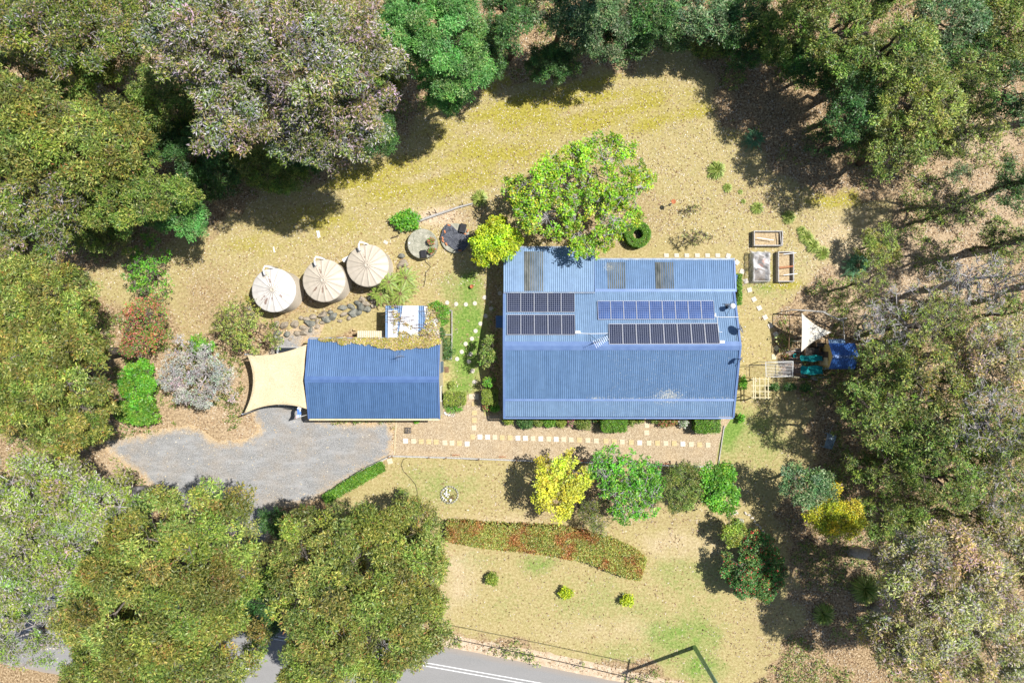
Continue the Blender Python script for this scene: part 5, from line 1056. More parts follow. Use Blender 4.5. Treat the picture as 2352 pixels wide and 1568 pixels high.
# ------------------------------------------------------------------ clipped hedges and shrubs near the house
def hedge(name, lab, top, bot, h, pal, k=6, leaf=.11, dens=150, cat='hedge'):
    NTREE[0] += 1; rng = np.random.default_rng(700 + NTREE[0]); T = [Q(k, *p, h * .9)[:2] for p in top]; B_ = [Q(k, *p, h * .9)[:2] for p in bot]
    poly = T + B_[::-1]; A = np.array(poly); c0 = A.mean(0); r = thing(name, lab, cat, (c0[0], c0[1], 0)); lo, hi = A.min(0), A.max(0)
    n = int((hi[0] - lo[0]) * (hi[1] - lo[1]) * dens * 2); X = rng.uniform(lo[0], hi[0], n); Y = rng.uniform(lo[1], hi[1], n); sdv = sdist(X, Y, poly); wob = (fbm(X, Y, .9, 3) - .5) * .25
    ok = sdv + wob > 0; X, Y, sdv = X[ok], Y[ok], sdv[ok]; Z_ = h * (1 - .25 * np.exp(-sdv / .12)) + (fbm(X, Y, .7, 5) - .5) * .16
    m_ = int(len(X) * .35); j = rng.integers(0, len(poly), m_); t_ = rng.random(m_)[:, None]; E = A[j] * (1 - t_) + A[(j + 1) % len(poly)] * t_
    C = np.r_[np.stack([X, Y, Z_], 1), np.stack([E[:, 0] + rng.normal(0, .04, m_), E[:, 1] + rng.normal(0, .04, m_), rng.uniform(.05, h * .9, m_)], 1)]
    cen = np.array(c0); core = MB(); core.prism([tuple(cen + (p - cen) * 1.0 + np.array([0, 0])) for p in A], 0.0, h * .72)
    core.build('stems', M['hedgecore'], r); tint = (.75 + .5 * fbm(C[:, 0], C[:, 1], 1.1, 8))[:, None] * np.ones((1, 3))
    if pal == 'photin':
        rd_ = sm(fbm(C[:, 0], C[:, 1], .9, 21) + .12 * np.exp(-((C[:, 1] - (c0[1] + 1.2)) / .8) ** 2), .5, .8)[:, None]; tint = tint * (1 + rd_ * np.array([[.1, -.42, -.2]]))
    link('foliage', leaf_mesh('foliage', *sprigs(C - np.array([c0[0], c0[1], 0]), rng, 5, leaf, pal, .5, tint=tint)), M['leaf'], r); return r
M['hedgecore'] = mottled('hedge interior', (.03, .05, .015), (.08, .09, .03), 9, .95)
hedge('hedge', 'long curved hedge with red tipped leaves across the front lawn', [(488, 912), (620, 918), (750, 930), (1000, 938), (1250, 950), (1420, 985), (1600, 1035), (1750, 1105), (1822, 1160)], [(478, 1028), (600, 1052), (740, 1078), (1000, 1105), (1250, 1142), (1430, 1170), (1560, 1225), (1690, 1275), (1785, 1296)], 1.3, 'photin', leaf=.13, dens=120)
hedge('hedge', 'short bright green clipped hedge slanting beside the driveway', [(832, 1465), (990, 1360), (1200, 1235), (1325, 1178)], [(868, 1522), (1050, 1425), (1230, 1320), (1355, 1245)], .85, 'box', k=3, leaf=.1)
bush('clipped_hedge', 'wide clipped box hedge at the garage corner', *D(6, 536, 74), 24, 14.5, 1.2, 'boxyel', leaf=.08, box=True)
bush('clipped_hedge', 'square clipped yellow-green hedge at the left end of the house', *D(6, 772, 61), 17, 16.5, 1.5, 'boxyel', leaf=.08, box=True)
bush('grassy_shrub', 'low bright grassy shrub below the garage corner hedge', *D(6, 525, 143), 21, 9, .4, 'fresh', leaf=.12, asp=.25, cat='shrub')
bush('shrub', 'small red and green shrub below the square clipped hedge', *D(6, 750, 132), 10, 9, .6, 'redgrn', leaf=.1); bush('shrub', 'leafy green shrub in shade below the square clipped hedge', *D(6, 800, 132), 10, 11, .8, 'fresh', leaf=.15)
bush('shrub', 'tiny bright green plant beneath the garage gutter', *D(3, 1640, 815), 6, 5, .3, 'fresh', leaf=.12)
for i, a in enumerate([(895, 222, 12, 9, .9, 'boxyel', 'yellow-green shrub, first under the left end of the house eave'), (1010, 236, 19, 14, 1.1, 'dark', 'dark green shrub under the eave, second from the left'), (1095, 228, 12, 12, .9, 'mid', 'mid green shrub under the eave beside the dark one'),
                       (1175, 230, 17, 12, .9, 'box', 'bright green shrub under the eave before the pink flowers'), (1250, 232, 13, 12, .9, 'boxyel', 'lime shrub under the eave left of the pink flowers'), (1318, 228, 9, 10, .9, 'pinkfl', 'pink flowering shrub under the house eave'), (1405, 240, 18, 15, 1.2, 'mid', 'rounded green shrub right of the pink flowers'),
                       (1490, 215, 9, 7, .7, 'camel', 'small dark shrub shaded beside the big clipped box'), (1720, 225, 11, 11, .9, 'mid', 'soft green shrub just left of the verandah step pots'), (1965, 230, 23, 12, .8, 'redgrn', 'low red and green shrub right of the verandah step'), (2075, 232, 11, 12, .8, 'whitefl', 'white flowering shrub beside the last clipped box')]):
    bush('shrub', a[6], *D(6, a[0], a[1]), a[2], a[3], a[4], a[5], leaf=.1)
bush('clipped_hedge', 'large clipped green box left of the verandah step', *D(6, 1605, 244), 28, 17.5, 1.4, 'box', leaf=.08, box=True); bush('clipped_hedge', 'large clipped green box at the right end of the verandah', *D(6, 2230, 246), 28, 19, 1.4, 'box', leaf=.08, box=True)
bush('clipped_hedge', 'narrow green hedge against the right wall under the awning', *D(1, 2064, 505), 4.5, 34, 1.4, 'box', leaf=.09, box=True)
for x, y, a, b, l in ((1708, 880, 8, 14, 'leafy green shrub at the lower right corner of the house'), (1703, 960, 7, 10, 'yellow striped shrub by the lower right house corner'), (1780, 888, 10, 8, 'dark green shrub under the sleepers, leftmost'), (1815, 888, 14, 8, 'dark green shrub under the sleepers, middle'), (1850, 890, 12, 8, 'dark green shrub under the sleepers, rightmost')):
    bush('shrub', l, x, y, a, b, .7, 'dark' if 'dark' in l else 'fresh', leaf=.13)
# ring hedge
NTREE[0] += 1; rc = P(1466, 537, .9); rg = thing('ring_hedge', 'clipped ring shaped box hedge round a pale rosette plant', 'hedge', (rc[0], rc[1], 0)); rng2 = np.random.default_rng(5); n = 3400; a = rng2.uniform(0, 6.28, n); q = rng2.uniform(0, 6.28, n)
Ro, Ri = .99, .43; rm = (Ro + Ri) / 2; hw = (Ro - Ri) / 2; e = np.abs(np.cos(q)) ** .5 * np.sign(np.cos(q)) * hw; z_ = .45 + .45 * np.abs(np.sin(q)) ** .4 * np.sign(np.sin(q)); C = np.stack([(rm + e) * np.cos(a), (rm + e) * np.sin(a), z_], 1)
link('foliage', leaf_mesh('foliage', *sprigs(C, rng2, 5, .075, 'box', .5)), M['leaf'], rg); m = MB(); m.lathe((rc[0], rc[1], 0), [(Ri + .06, 0), (Ri + .06, .8), (Ro - .06, .8), (Ro - .06, 0)], 36, False); m.build('stems', M['hedgecore'], rg)
c_ = Q(1, 1298, 68, .4); r = thing('rosette_plant', 'pale blue-green rosette plant inside the ring hedge', 'plant', (c_[0], c_[1], 0)); rng2 = np.random.default_rng(8); n = 240; d = unit(rng2.normal(0, 1, (n, 3))); d[:, 2] = abs(d[:, 2]) + .3; d = unit(d); nr = unit(np.cross(np.cross(d, [0, 0, 1.]), d) + 1e-3)
link('leaves', leaf_mesh('leaves', d * .03, d, nr, np.full(n, .28), np.full(n, .05), pick('silver', n, rng2)), M['leaf'], r)
# vines on the garage roof
def vine(lab, k, poly, hf, n, leaf, pal, L=.14):
    NTREE[0] += 1; rng = np.random.default_rng(60 + NTREE[0]); pl = [D(k, *p) for p in poly]; A = np.array(pl); lo, hi = A.min(0), A.max(0); X = rng.uniform(lo[0], hi[0], n); Y = rng.uniform(lo[1], hi[1], n); ok = sdist(X, Y, pl) + (fbm(X, Y, 7, 4) - .5) * 9 > 0; X, Y = X[ok], Y[ok]
    C = np.array([hf(x, y) for x, y in zip(X, Y)]); C[:, 2] += rng.uniform(.0, .16, len(C)); c0 = C.mean(0); c0[2] = 0; r = thing('vine', lab, 'vine', tuple(c0)); tint = (.7 + .6 * fbm(C[:, 0], C[:, 1], .8, 2))[:, None] * np.ones((1, 3))
    link('foliage', leaf_mesh('foliage', *sprigs(C - c0, rng, 4, leaf, pal, .55, tint=tint)), M['leaf'], r); m = MB()
    for i in range(40):
        p = Vector(C[rng.integers(len(C))]); m.tube([p, p + Vector((rng.normal(0, .4), rng.normal(0, .12), .03)), p + Vector((rng.normal(0, .7), rng.normal(0, .2), .02))], .012, 4)
    m.build('stems', M['browntimber'], r)
vine('yellow-brown vine spreading along the back edge of the garage roof', 3, [(960, 118), (1840, 118), (1838, 150), (1740, 185), (1660, 180), (1600, 190), (1500, 205), (1400, 190), (1300, 185), (1250, 160), (1150, 155), (1080, 140), (1000, 165), (960, 140)], lambda x, y: shed_pt(x, y), 5200, .12, 'vine')if False else None
def shed_pt(x, y): return toplane(x, y, SYR, SHR + .05, SYN, SHN + .05)
vine('yellow-brown vine spreading along the back edge of the garage roof', 3, [(800, 112), (960, 118), (1840, 112), (1838, 145), (1740, 185), (1660, 180), (1600, 190), (1500, 205), (1400, 190), (1300, 185), (1250, 160), (1150, 155), (1080, 140), (1000, 165), (960, 135), (800, 126)], shed_pt, 7200, .12, 'vine')
def lt_pt(x, y): return P(x, y, 2.36)
vine('dry brown vine over the lower edge of the lean-to roof', 2, [(1480, 1185), (1500, 1120), (1600, 1150), (1700, 1110), (1740, 900), (1830, 880), (1840, 1190)], lt_pt, 1300, .11, 'vine')
vine('green vine climbing the right edge of the lean-to roof', 2, [(1740, 890), (1820, 860), (1880, 900), (1925, 930), (1900, 1040), (1860, 1080), (1830, 1000), (1790, 930)], lt_pt, 800, .13, 'fresh')
vine('thin vine trailing across the white lean-to sheets', 2, [(1430, 900), (1445, 900), (1500, 1000), (1600, 1080), (1590, 1095), (1470, 1040), (1460, 1160), (1440, 1100)], lt_pt, 260, .1, 'vine')
bush('shrub', 'upper green climber clump in the garden bed by the garage', *D(2, 1850, 1140), 7, 14, .9, 'dark', leaf=.12); bush('shrub', 'spiky dark green shrub in the garden bed by the garage', *D(2, 1905, 1275), 14, 26, 1.1, 'dark', leaf=.2, asp=.15)
c_ = D(3, 1945, 508); pot(*c_, 0, .2, .3, 'tuft', 'pale round pot beside the garage door path', 'pavc')
# small trees between the buildings
bush('shrub', 'sprawling green vine shrub above the round concrete tank', *D(2, 1545, 170), 33, 22, .9, 'fresh', leaf=.2, asp=.6)
# ------------------------------------------------------------------ tufts, palms, ferns
for i, (x, y, r, l) in enumerate([(1645, 392, 21, 'largest round grass tuft on the back lawn'), (1670, 432, 11, 'small grass tuft below the largest one'), (1700, 441, 6, 'tiny grass tuft right of the small one'), (1707, 463, 6, 'tiny pale grass tuft above the flax row'), (1738, 478, 15, 'first strappy tuft of the row above the raised beds'), (1810, 500, 16, 'second strappy tuft of the row above the raised beds'),
                                  (1840, 530, 11, 'small strappy tuft at the bend of the row'), (1850, 545, 17, 'third strappy tuft of the row right of the beds'), (1866, 565, 17, 'fourth strappy tuft of the row right of the beds'), (1888, 582, 17, 'last strappy tuft of the row right of the beds'), (1628, 405, 5, 'tiny dull tuft left of the largest one'), (1103, 457, 20, 'spiky cordyline tuft at the end of the log'), (1890, 1408, 26, 'big round yellow-green tuft at lower right'), (1985, 1350, 34, 'large reedy tuft beneath the pinkish gum tree')]):
    tuft('grass_tuft', l, x, y, r, r * S * .8, 'tuft', int(60 + r * 13), .025 + r * .0009)
fronds('cycad', 'dark blue-green cycad in shade at the edge of the back lawn', 1733, 318, .5, 1.0, 14, 'cycad', .14, 'cycad', ll=.28, lw=.045); fronds('young_palm', 'small pale green palm right of the raised beds', 1970, 610, .7, 1.25, 10, 'cycad', .1, 'palm', ll=.5, lw=.05)
for i, (x, y, h_, L_, nf, l) in enumerate([(1545, 665, 1.2, 1.25, 12, 'tree fern nearest the round concrete tank'), (1400, 700, 2.3, 1.05, 9, 'tallest tree fern overhanging the right water tank'), (1335, 805, 1.3, 1.1, 11, 'tree fern at the end of the boulder bank'), (1500, 800, 1.5, 1.3, 13, 'broad tree fern in the middle of the clump'), (1550, 740, 1.0, 1.0, 10, 'small tree fern at the right of the clump')]):
    fronds('tree_fern', l, *D(2, x, y), h_, L_, nf, 'fern', .09, 'tree fern', ll=.27, lw=.05)
for i, (x, y, g_) in enumerate([(1130, 1330, 'leftmost'), (1300, 1362, 'middle'), (1441, 1379, 'rightmost')]):
    bush('young_shrub', 'small variegated young bush on the front lawn, %s of three' % g_, x, y, 15, 13, .9, 'lemon' if i else 'boxyel', n=190, leaf=.15, fr=.5, group='young bushes on the front lawn')
# ------------------------------------------------------------------ trees
T = tree
J = dict(cat='tree')
# feature trees
T('poinciana_tree', 'wide bright green airy tree with visible limbs behind the house', 1338, 442, 180, 118, 6.5, 'jac', .42, .17, .5, .5, (1335, 470), .17, .6, 'greybark', .42, k=9, limbs=9)
T('citrus_tree', 'round dense lime green citrus tree at the back left corner of the house', 1141, 555, 54, 55, 4.2, 'lemon', 1.15, .15, .5, .75, None, None, .1, cl=.55)
T('golden_tree', 'bright yellow leafed tree on the front lawn', 1285, 1112, 70, 70, 5.0, 'yellow', .75, .2, .35, .7, None, None, .3, cl=.45)
T('maple_tree', 'loose light green tree right of the yellow one', 1443, 1110, 88, 80, 5.0, 'fresh', .42, .16, .55, .5, None, None, .7, 'greybark', .38)
T('olive_tree', 'soft olive green tree between two brighter green trees', 1572, 1118, 62, 58, 4.6, 'mid', .75, .12, .3, .6, None, None, .4, cl=.45)
T('bright_tree', 'vivid green tree at the right end of the front row', 1648, 1115, 50, 60, 4.8, 'fresh', 1.0, .16, .5, .7, None, None, .1, cl=.45)
T('grey_shrub_tree', 'fine grey-green small tree below the yellow tree', 1368, 1182, 44, 40, 3.0, 'olgrey', .6, .14, .2, .6, None, None, .5, cl=.4)
T('small_tree', 'small yellow-green round tree above the camellia', 1681, 1217, 34, 34, 2.6, 'boxyel', .9, .12, .5, .6, None, None, .3, cl=.35)
T('camellia_bush', 'upper dark green glossy bush of the camellia pair', 1742, 1258, 38, 42, 2.8, 'camel', 1.0, .15, .5, .7, None, None, .1, cl=.4)
T('camellia_bush', 'large round dark camellia with red flowers on the lower lawn', 1737, 1322, 70, 58, 3.4, 'camel', 1.2, .13, .5, .7, None, None, .1, cl=.5)
T('garden_tree', 'narrow light green small tree beside the left house wall', 1122, 808, 20, 38, 3.2, 'mid', .7, .15, .35, .6, None, None, .3, cl=.3)
T('garden_tree', 'little bright tree low beside the left house wall', 1126, 880, 14, 14, 1.8, 'fresh', .7, .13, .4, .6, None, None, .3, cl=.25)
T('wattle_tree', 'golden flowered wattle tree on the lower right', 1910, 1178, 70, 58, 5.0, 'wattle', 1.0, .18, .25, .6, None, None, .1, cl=.6)
T('bay_tree', 'blue-green leafy tree overlapping the wattle on its left', 1852, 1112, 58, 52, 5.4, 'teal', .95, .2, .28, .6, None, None, .1, cl=.5)
T('young_tree', 'wispy pale green young tree at the left lawn edge', 335, 620, 66, 70, 3.4, 'fresh', .22, .14, .4, .5, None, None, .6, cl=.5)
T('crepe_myrtle', 'rusty red and green scraggly tree beside the dense gums at left', 325, 750, 62, 70, 4.5, 'redgrn', .5, .15, .35, .5, None, None, .8, cl=.5)
T('silver_tree', 'bare silvery tree above the driveway bend', 452, 862, 88, 88, 4.6, 'silver', .24, .13, .35, .5, None, None, 1.2, 'greybark', .5)
T('spreading_tree', 'thin spreading tree over the corner of the tan sail', 560, 752, 74, 66, 3.8, 'sparse', .24, .14, .4, .5, (575, 800), None, .5, 'darkbark', .5)
T('green_bush', 'vivid green bush against the silvery tree', 468, 792, 24, 26, 3.0, 'fresh', .8, .14, .4, .6, None, None, .1, cl=.35)
T('fruit_bush', 'bright green bush left of the driveway', 320, 885, 48, 52, 3.0, 'fresh', .9, .16, .5, .5, None, None, .1, cl=.4)
T('fruit_bush', 'yellowish green low bush left of the driveway, below the bright one', 318, 945, 50, 32, 2.4, 'box', .85, .15, .5, .5, None, None, .1, cl=.4)
T('sapling', 'small olive sapling at the tip of the big front gum', 927, 1138, 17, 15, 1.5, 'mid', .6, .12, .35, .6, None, None, .4, cl=.25)
T('native_bush', 'pale green bush standing alone right of the raised beds', 2022, 560, 56, 50, 3.0, 'sparse', .55, .14, .3, .6, None, None, .6, cl=.45)
T('dead_shrub', 'small leafless shrub on the back lawn near the ring hedge', 1598, 545, 34, 22, 1.8, 'sparse', .015, .08, .3, .6, (1590, 553), .04, .9, 'darkbark', .25)
T('dead_shrub', 'tiny leafless twiggy plant near the terracotta bird bath', 1590, 482, 22, 12, 1.0, 'sparse', .01, .07, .3, .6, None, .03, .7, 'darkbark', .2)
# bush all round the clearing: (label, x, y, rx, ry, top, palette, density, leaf, twigs)
BIG = dict(leaf=.27, asp=.27)
ROWS = [
 ('gum_tree', 'huge pinkish grey gum tree at top left, its crown nearest the green tree', 745, 150, 165, 165, 17, 'grey', 1.0, .26, .9, None),
 ('gum_tree', 'pinkish grey gum tree crown at the very top left of centre', 500, 85, 150, 130, 17, 'grey', .9, .26, .9, None),
 ('gum_tree', 'pinkish grey gum tree crown overhanging the shaded lawn edge', 770, 300, 125, 95, 14, 'grey', .95, .26, .8, None),
 ('gum_tree', 'grey-green gum crown in the middle of the upper left bush', 575, 260, 135, 105, 15, 'grey', .8, .26, .8, None),
 ('gum_tree', 'olive-grey gum tree in the top left corner', 120, 50, 150, 105, 16, 'olgrey', .9, .26, .5, None),
 ('gum_tree', 'olive-grey gum crown right of the top left corner', 300, 60, 100, 90, 15, 'olgrey', .8, .26, .5, None),
 ('gum_tree', 'yellow-olive gum tree on the left edge above the dead limb', 70, 300, 140, 130, 15, 'olive', 1.05, .27, .3, None),
 ('gum_tree', 'yellow-olive gum tree second from the left edge', 235, 350, 120, 105, 14, 'olive', 1.0, .27, .3, None),
 ('gum_tree', 'olive gum with bleached bare limbs at left', 95, 470, 130, 95, 13, 'olgrey', .75, .26, 1.0, None),
 ('gum_tree', 'darker green gum at the left lawn corner', 315, 450, 115, 85, 11, 'mid', .95, .22, .5, None),
 ('bush_tree', 'dense green tree at the tip of the left bush', 408, 492, 68, 58, 7.5, 'green', 1.1, .18, .1, None),
 ('bush_tree', 'dark green tree in the gap left of the grey gums', 390, 215, 90, 85, 9, 'mid', .8, .2, .2, None),
 ('bush_tree', 'dark shaded tree between the olive and grey gums', 450, 340, 85, 70, 7, 'dark', .8, .18, .2, None),
 ('bush_tree', 'low glossy green tree at the edge of the upper lawn', 610, 385, 95, 48, 5, 'mid', 1.1, .17, .1, None),
 ('bush_tree', 'low green tree under the grey gum, nearer the lawn tip', 850, 300, 60, 60, 5.5, 'dark', .9, .17, .1, None),
 ('bush_tree', 'small green tree below the dead limb at left', 230, 540, 70, 40, 5, 'mid', .8, .17, .2, None),
 ('evergreen_tree', 'large bright green dense tree at the top centre', 1010, 85, 118, 125, 12, 'green', 1.35, .2, .1, None),
 ('evergreen_tree', 'lower lobe tree of the bright green pair at top centre', 1022, 205, 66, 50, 8, 'green', 1.25, .18, .1, None),
 ('evergreen_tree', 'narrow dark tree tucked right of the bright green tree', 1165, 60, 50, 75, 10, 'dark', .9, .2, .2, None),
 ('round_bush', 'round dark green bush alone at the shaded top lawn edge', 1267, 143, 56, 48, 4.5, 'dark', 1.1, .16, .1, None),
 ('forest_tree', 'blue-green tree behind the round dark bush', 1290, 30, 85, 55, 9, 'teal', .85, .22, .4, None),
 ('forest_tree', 'blue-green gum at the top with a drooping crown', 1400, 65, 78, 70, 7.5, 'teal', .95, .2, .3, None),
 ('forest_tree', 'dark tree at the top edge, first right of the drooping gum', 1490, 35, 70, 55, 8, 'dark', .85, .22, .3, None),
 ('gum_tree', 'pale grey-green gum at the top edge right of centre', 1600, 38, 88, 62, 6, 'teal', .85, .26, .6, None),
 ('forest_tree', 'dark green tree beside the pale grey-green gum', 1705, 30, 70, 65, 5.5, 'dark', .8, .22, .3, None),
 ('forest_tree', 'mid green tree at the head of the right bush', 1795, 70, 80, 68, 6, 'mid', .75, .2, .3, None),
 ('forest_tree', 'small light green tree below the mid green one', 1818, 140, 40, 32, 5, 'green', .9, .17, .2, None),
 ('forest_tree', 'deep green tree at the top, left of the corner woods', 1905, 60, 90, 85, 12, 'mid', .75, .22, .4, None),
 ('forest_tree', 'olive tree in the upper right woods', 2040, 130, 115, 90, 13, 'mid', .75, .24, .4, None),
 ('forest_tree', 'blue-green tree at the top near the right corner', 2170, 50, 95, 75, 14, 'teal', .75, .24, .4, None),
 ('forest_tree', 'dark tree in the top right corner', 2310, 40, 85, 80, 14, 'mid', .7, .24, .4, None),
 ('forest_tree', 'dark green tree overhanging the upper right shade', 1960, 235, 75, 75, 9, 'dark', .75, .22, .3, None),
 ('forest_tree', 'sunlit yellow-green crown in the upper right woods', 2110, 245, 105, 85, 12, 'sparse', .7, .24, .5, None),
 ('forest_tree', 'mid green crown right of the sunlit one', 2215, 190, 80, 75, 13, 'mid', .55, .24, .6, None),
 ('forest_tree', 'olive crown above the sunlit slope', 2055, 335, 90, 65, 9, 'mid', .65, .22, .4, None),
 ('forest_tree', 'thin yellow-green crown over the sandy slope', 2230, 300, 80, 60, 11, 'sparse', .4, .22, .6, None),
 ('forest_tree', 'dark ragged tree on the right edge near the top', 2335, 210, 60, 80, 12, 'dark', .55, .24, .5, None),
 ('forest_tree', 'shaded tree on the right edge over the slope', 2335, 420, 55, 60, 8, 'dark', .6, .2, .5, None),
 ('bush_tree', 'small blue-green bush on the sandy slope', 2200, 395, 35, 22, 2.5, 'teal', .5, .14, .5, None),
 ('acacia_tree', 'feathery yellow-green tree right of the play area', 2140, 745, 90, 62, 9, 'sparse', .45, .18, .7, None),
 ('acacia_tree', 'small feathery yellow-green tree above the play area', 2000, 645, 42, 42, 5, 'sparse', .4, .15, .6, None),
 ('bare_tree', 'leafless grey tree with fine white twigs at right', 2245, 650, 105, 70, 9, 'grey', .03, .2, 1.5, None),
 ('bare_tree', 'leafless dark limbed tree beside the tyre swing', 2075, 730, 95, 80, 8, 'olgrey', .03, .18, 1.5, (2060, 790)),
 ('forest_tree', 'mid green tree touching the coop roof', 2035, 850, 72, 68, 8, 'mid', .75, .2, .4, None),
 ('forest_tree', 'olive tree right of the coop', 2125, 870, 95, 80, 10, 'olive', .6, .22, .5, None),
 ('gum_tree', 'greyish gum on the right edge level with the house', 2280, 820, 100, 95, 14, 'pinky', .65, .25, .8, None),
 ('forest_tree', 'olive green tree above the fallen shadow of the long trunk', 2020, 955, 90, 75, 9, 'mid', .75, .22, .4, None),
 ('forest_tree', 'shaded dark tree in the middle of the right woods', 2140, 985, 95, 70, 10, 'mid', .65, .22, .4, None),
 ('gum_tree', 'tall leaning gum with forked grey limbs at right', 2255, 955, 105, 100, 17, 'olgrey', .5, .26, .9, (2155, 975)),
 ('forest_tree', 'dense green tree right of the weathered bench', 2060, 1070, 90, 70, 7, 'mid', .7, .2, .4, None),
 ('forest_tree', 'blue-green tree deeper right of the bench', 2170, 1100, 90, 80, 9, 'mid', .7, .22, .4, None),
 ('forest_tree', 'mixed green tree on the right edge above the pinkish gum', 2300, 1110, 85, 90, 13, 'olgrey', .75, .24, .6, None),
 ('forest_tree', 'dark green tree right of the wattle', 2050, 1190, 70, 55, 5, 'mid', .8, .2, .4, None),
 ('gum_tree', 'big pink and yellow gum at lower right with its thick trunk showing', 2170, 1320, 150, 118, 16, 'pinky', .95, .26, .9, (1958, 1265)),
 ('gum_tree', 'yellowish gum crown in the bottom right corner', 2290, 1460, 125, 115, 15, 'pinky', 1.0, .26, .7, None),
 ('gum_tree', 'pale gum crown at the bottom edge left of the corner', 2110, 1470, 110, 95, 14, 'pinky', .95, .26, .7, None),
 ('gum_tree', 'pale yellow gum crown on the right edge above the corner', 2325, 1270, 90, 90, 15, 'pinky', .85, .26, .7, None),
 ('gum_tree', 'dense olive gum tree on the left edge level with the tanks', 75, 690, 130, 100, 14, 'olive', 1.2, .25, .2, None),
 ('gum_tree', 'dense olive gum tree bulging towards the rusty tree', 148, 812, 105, 120, 14, 'olive', 1.2, .25, .2, None),
 ('gum_tree', 'dense olive gum crown on the left edge, lower one', 60, 880, 115, 120, 14, 'olive', 1.15, .25, .3, None),
 ('gum_tree', 'olive gum crown just above the driveway entrance', 155, 965, 95, 85, 12, 'olive', 1.1, .24, .3, None),
 ('gum_tree', 'light green gum with forked pale trunk at lower left', 75, 1130, 130, 100, 14, 'light', .85, .25, .8, None),
 ('gum_tree', 'light green gum crown beside the driveway', 228, 1165, 105, 80, 13, 'light', .95, .25, .7, None),
 ('gum_tree', 'light greyish gum crown on the left edge near the road', 60, 1290, 115, 90, 13, 'light', .75, .25, .9, None),
 ('gum_tree', 'pinkish light gum crown between the left edge and the big gums', 185, 1300, 90, 90, 13, 'light', .85, .25, .9, None),
 ('gum_tree', 'thin gum crown straggling over the road at lower left', 70, 1460, 95, 75, 12, 'light', .4, .24, 1.0, None),
 ('gum_tree', 'great domed olive gum, left of the two over the road', 370, 1352, 220, 198, 15, 'olive', 1.25, .25, .2, None),
 ('gum_tree', 'olive gum crown at the bottom edge below the left dome', 400, 1520, 200, 95, 12, 'olive', 1.1, .25, .3, None),
 ('gum_tree', 'great domed olive gum, right of the two over the road', 828, 1368, 208, 190, 14, 'olive', 1.15, .25, .3, None),
 ('gum_tree', 'olive gum crown at the bottom edge below the right dome', 790, 1520, 165, 80, 11, 'olive', 1.0, .25, .4, None),
 ('gum_tree', 'open branch of olive foliage reaching towards the long hedge', 945, 1200, 62, 60, 7, 'olive', .8, .22, .6, (880, 1260)),
 ('bush_tree', 'small dark tree in the gap between the two domed gums', 640, 1200, 45, 35, 5, 'dark', .8, .18, .3, None),
 ('gum_tree', 'gum just beyond the top edge right of the bright green tree', 1430, -80, 80, 60, 15, 'mid', .8, .25, .3, None),
]
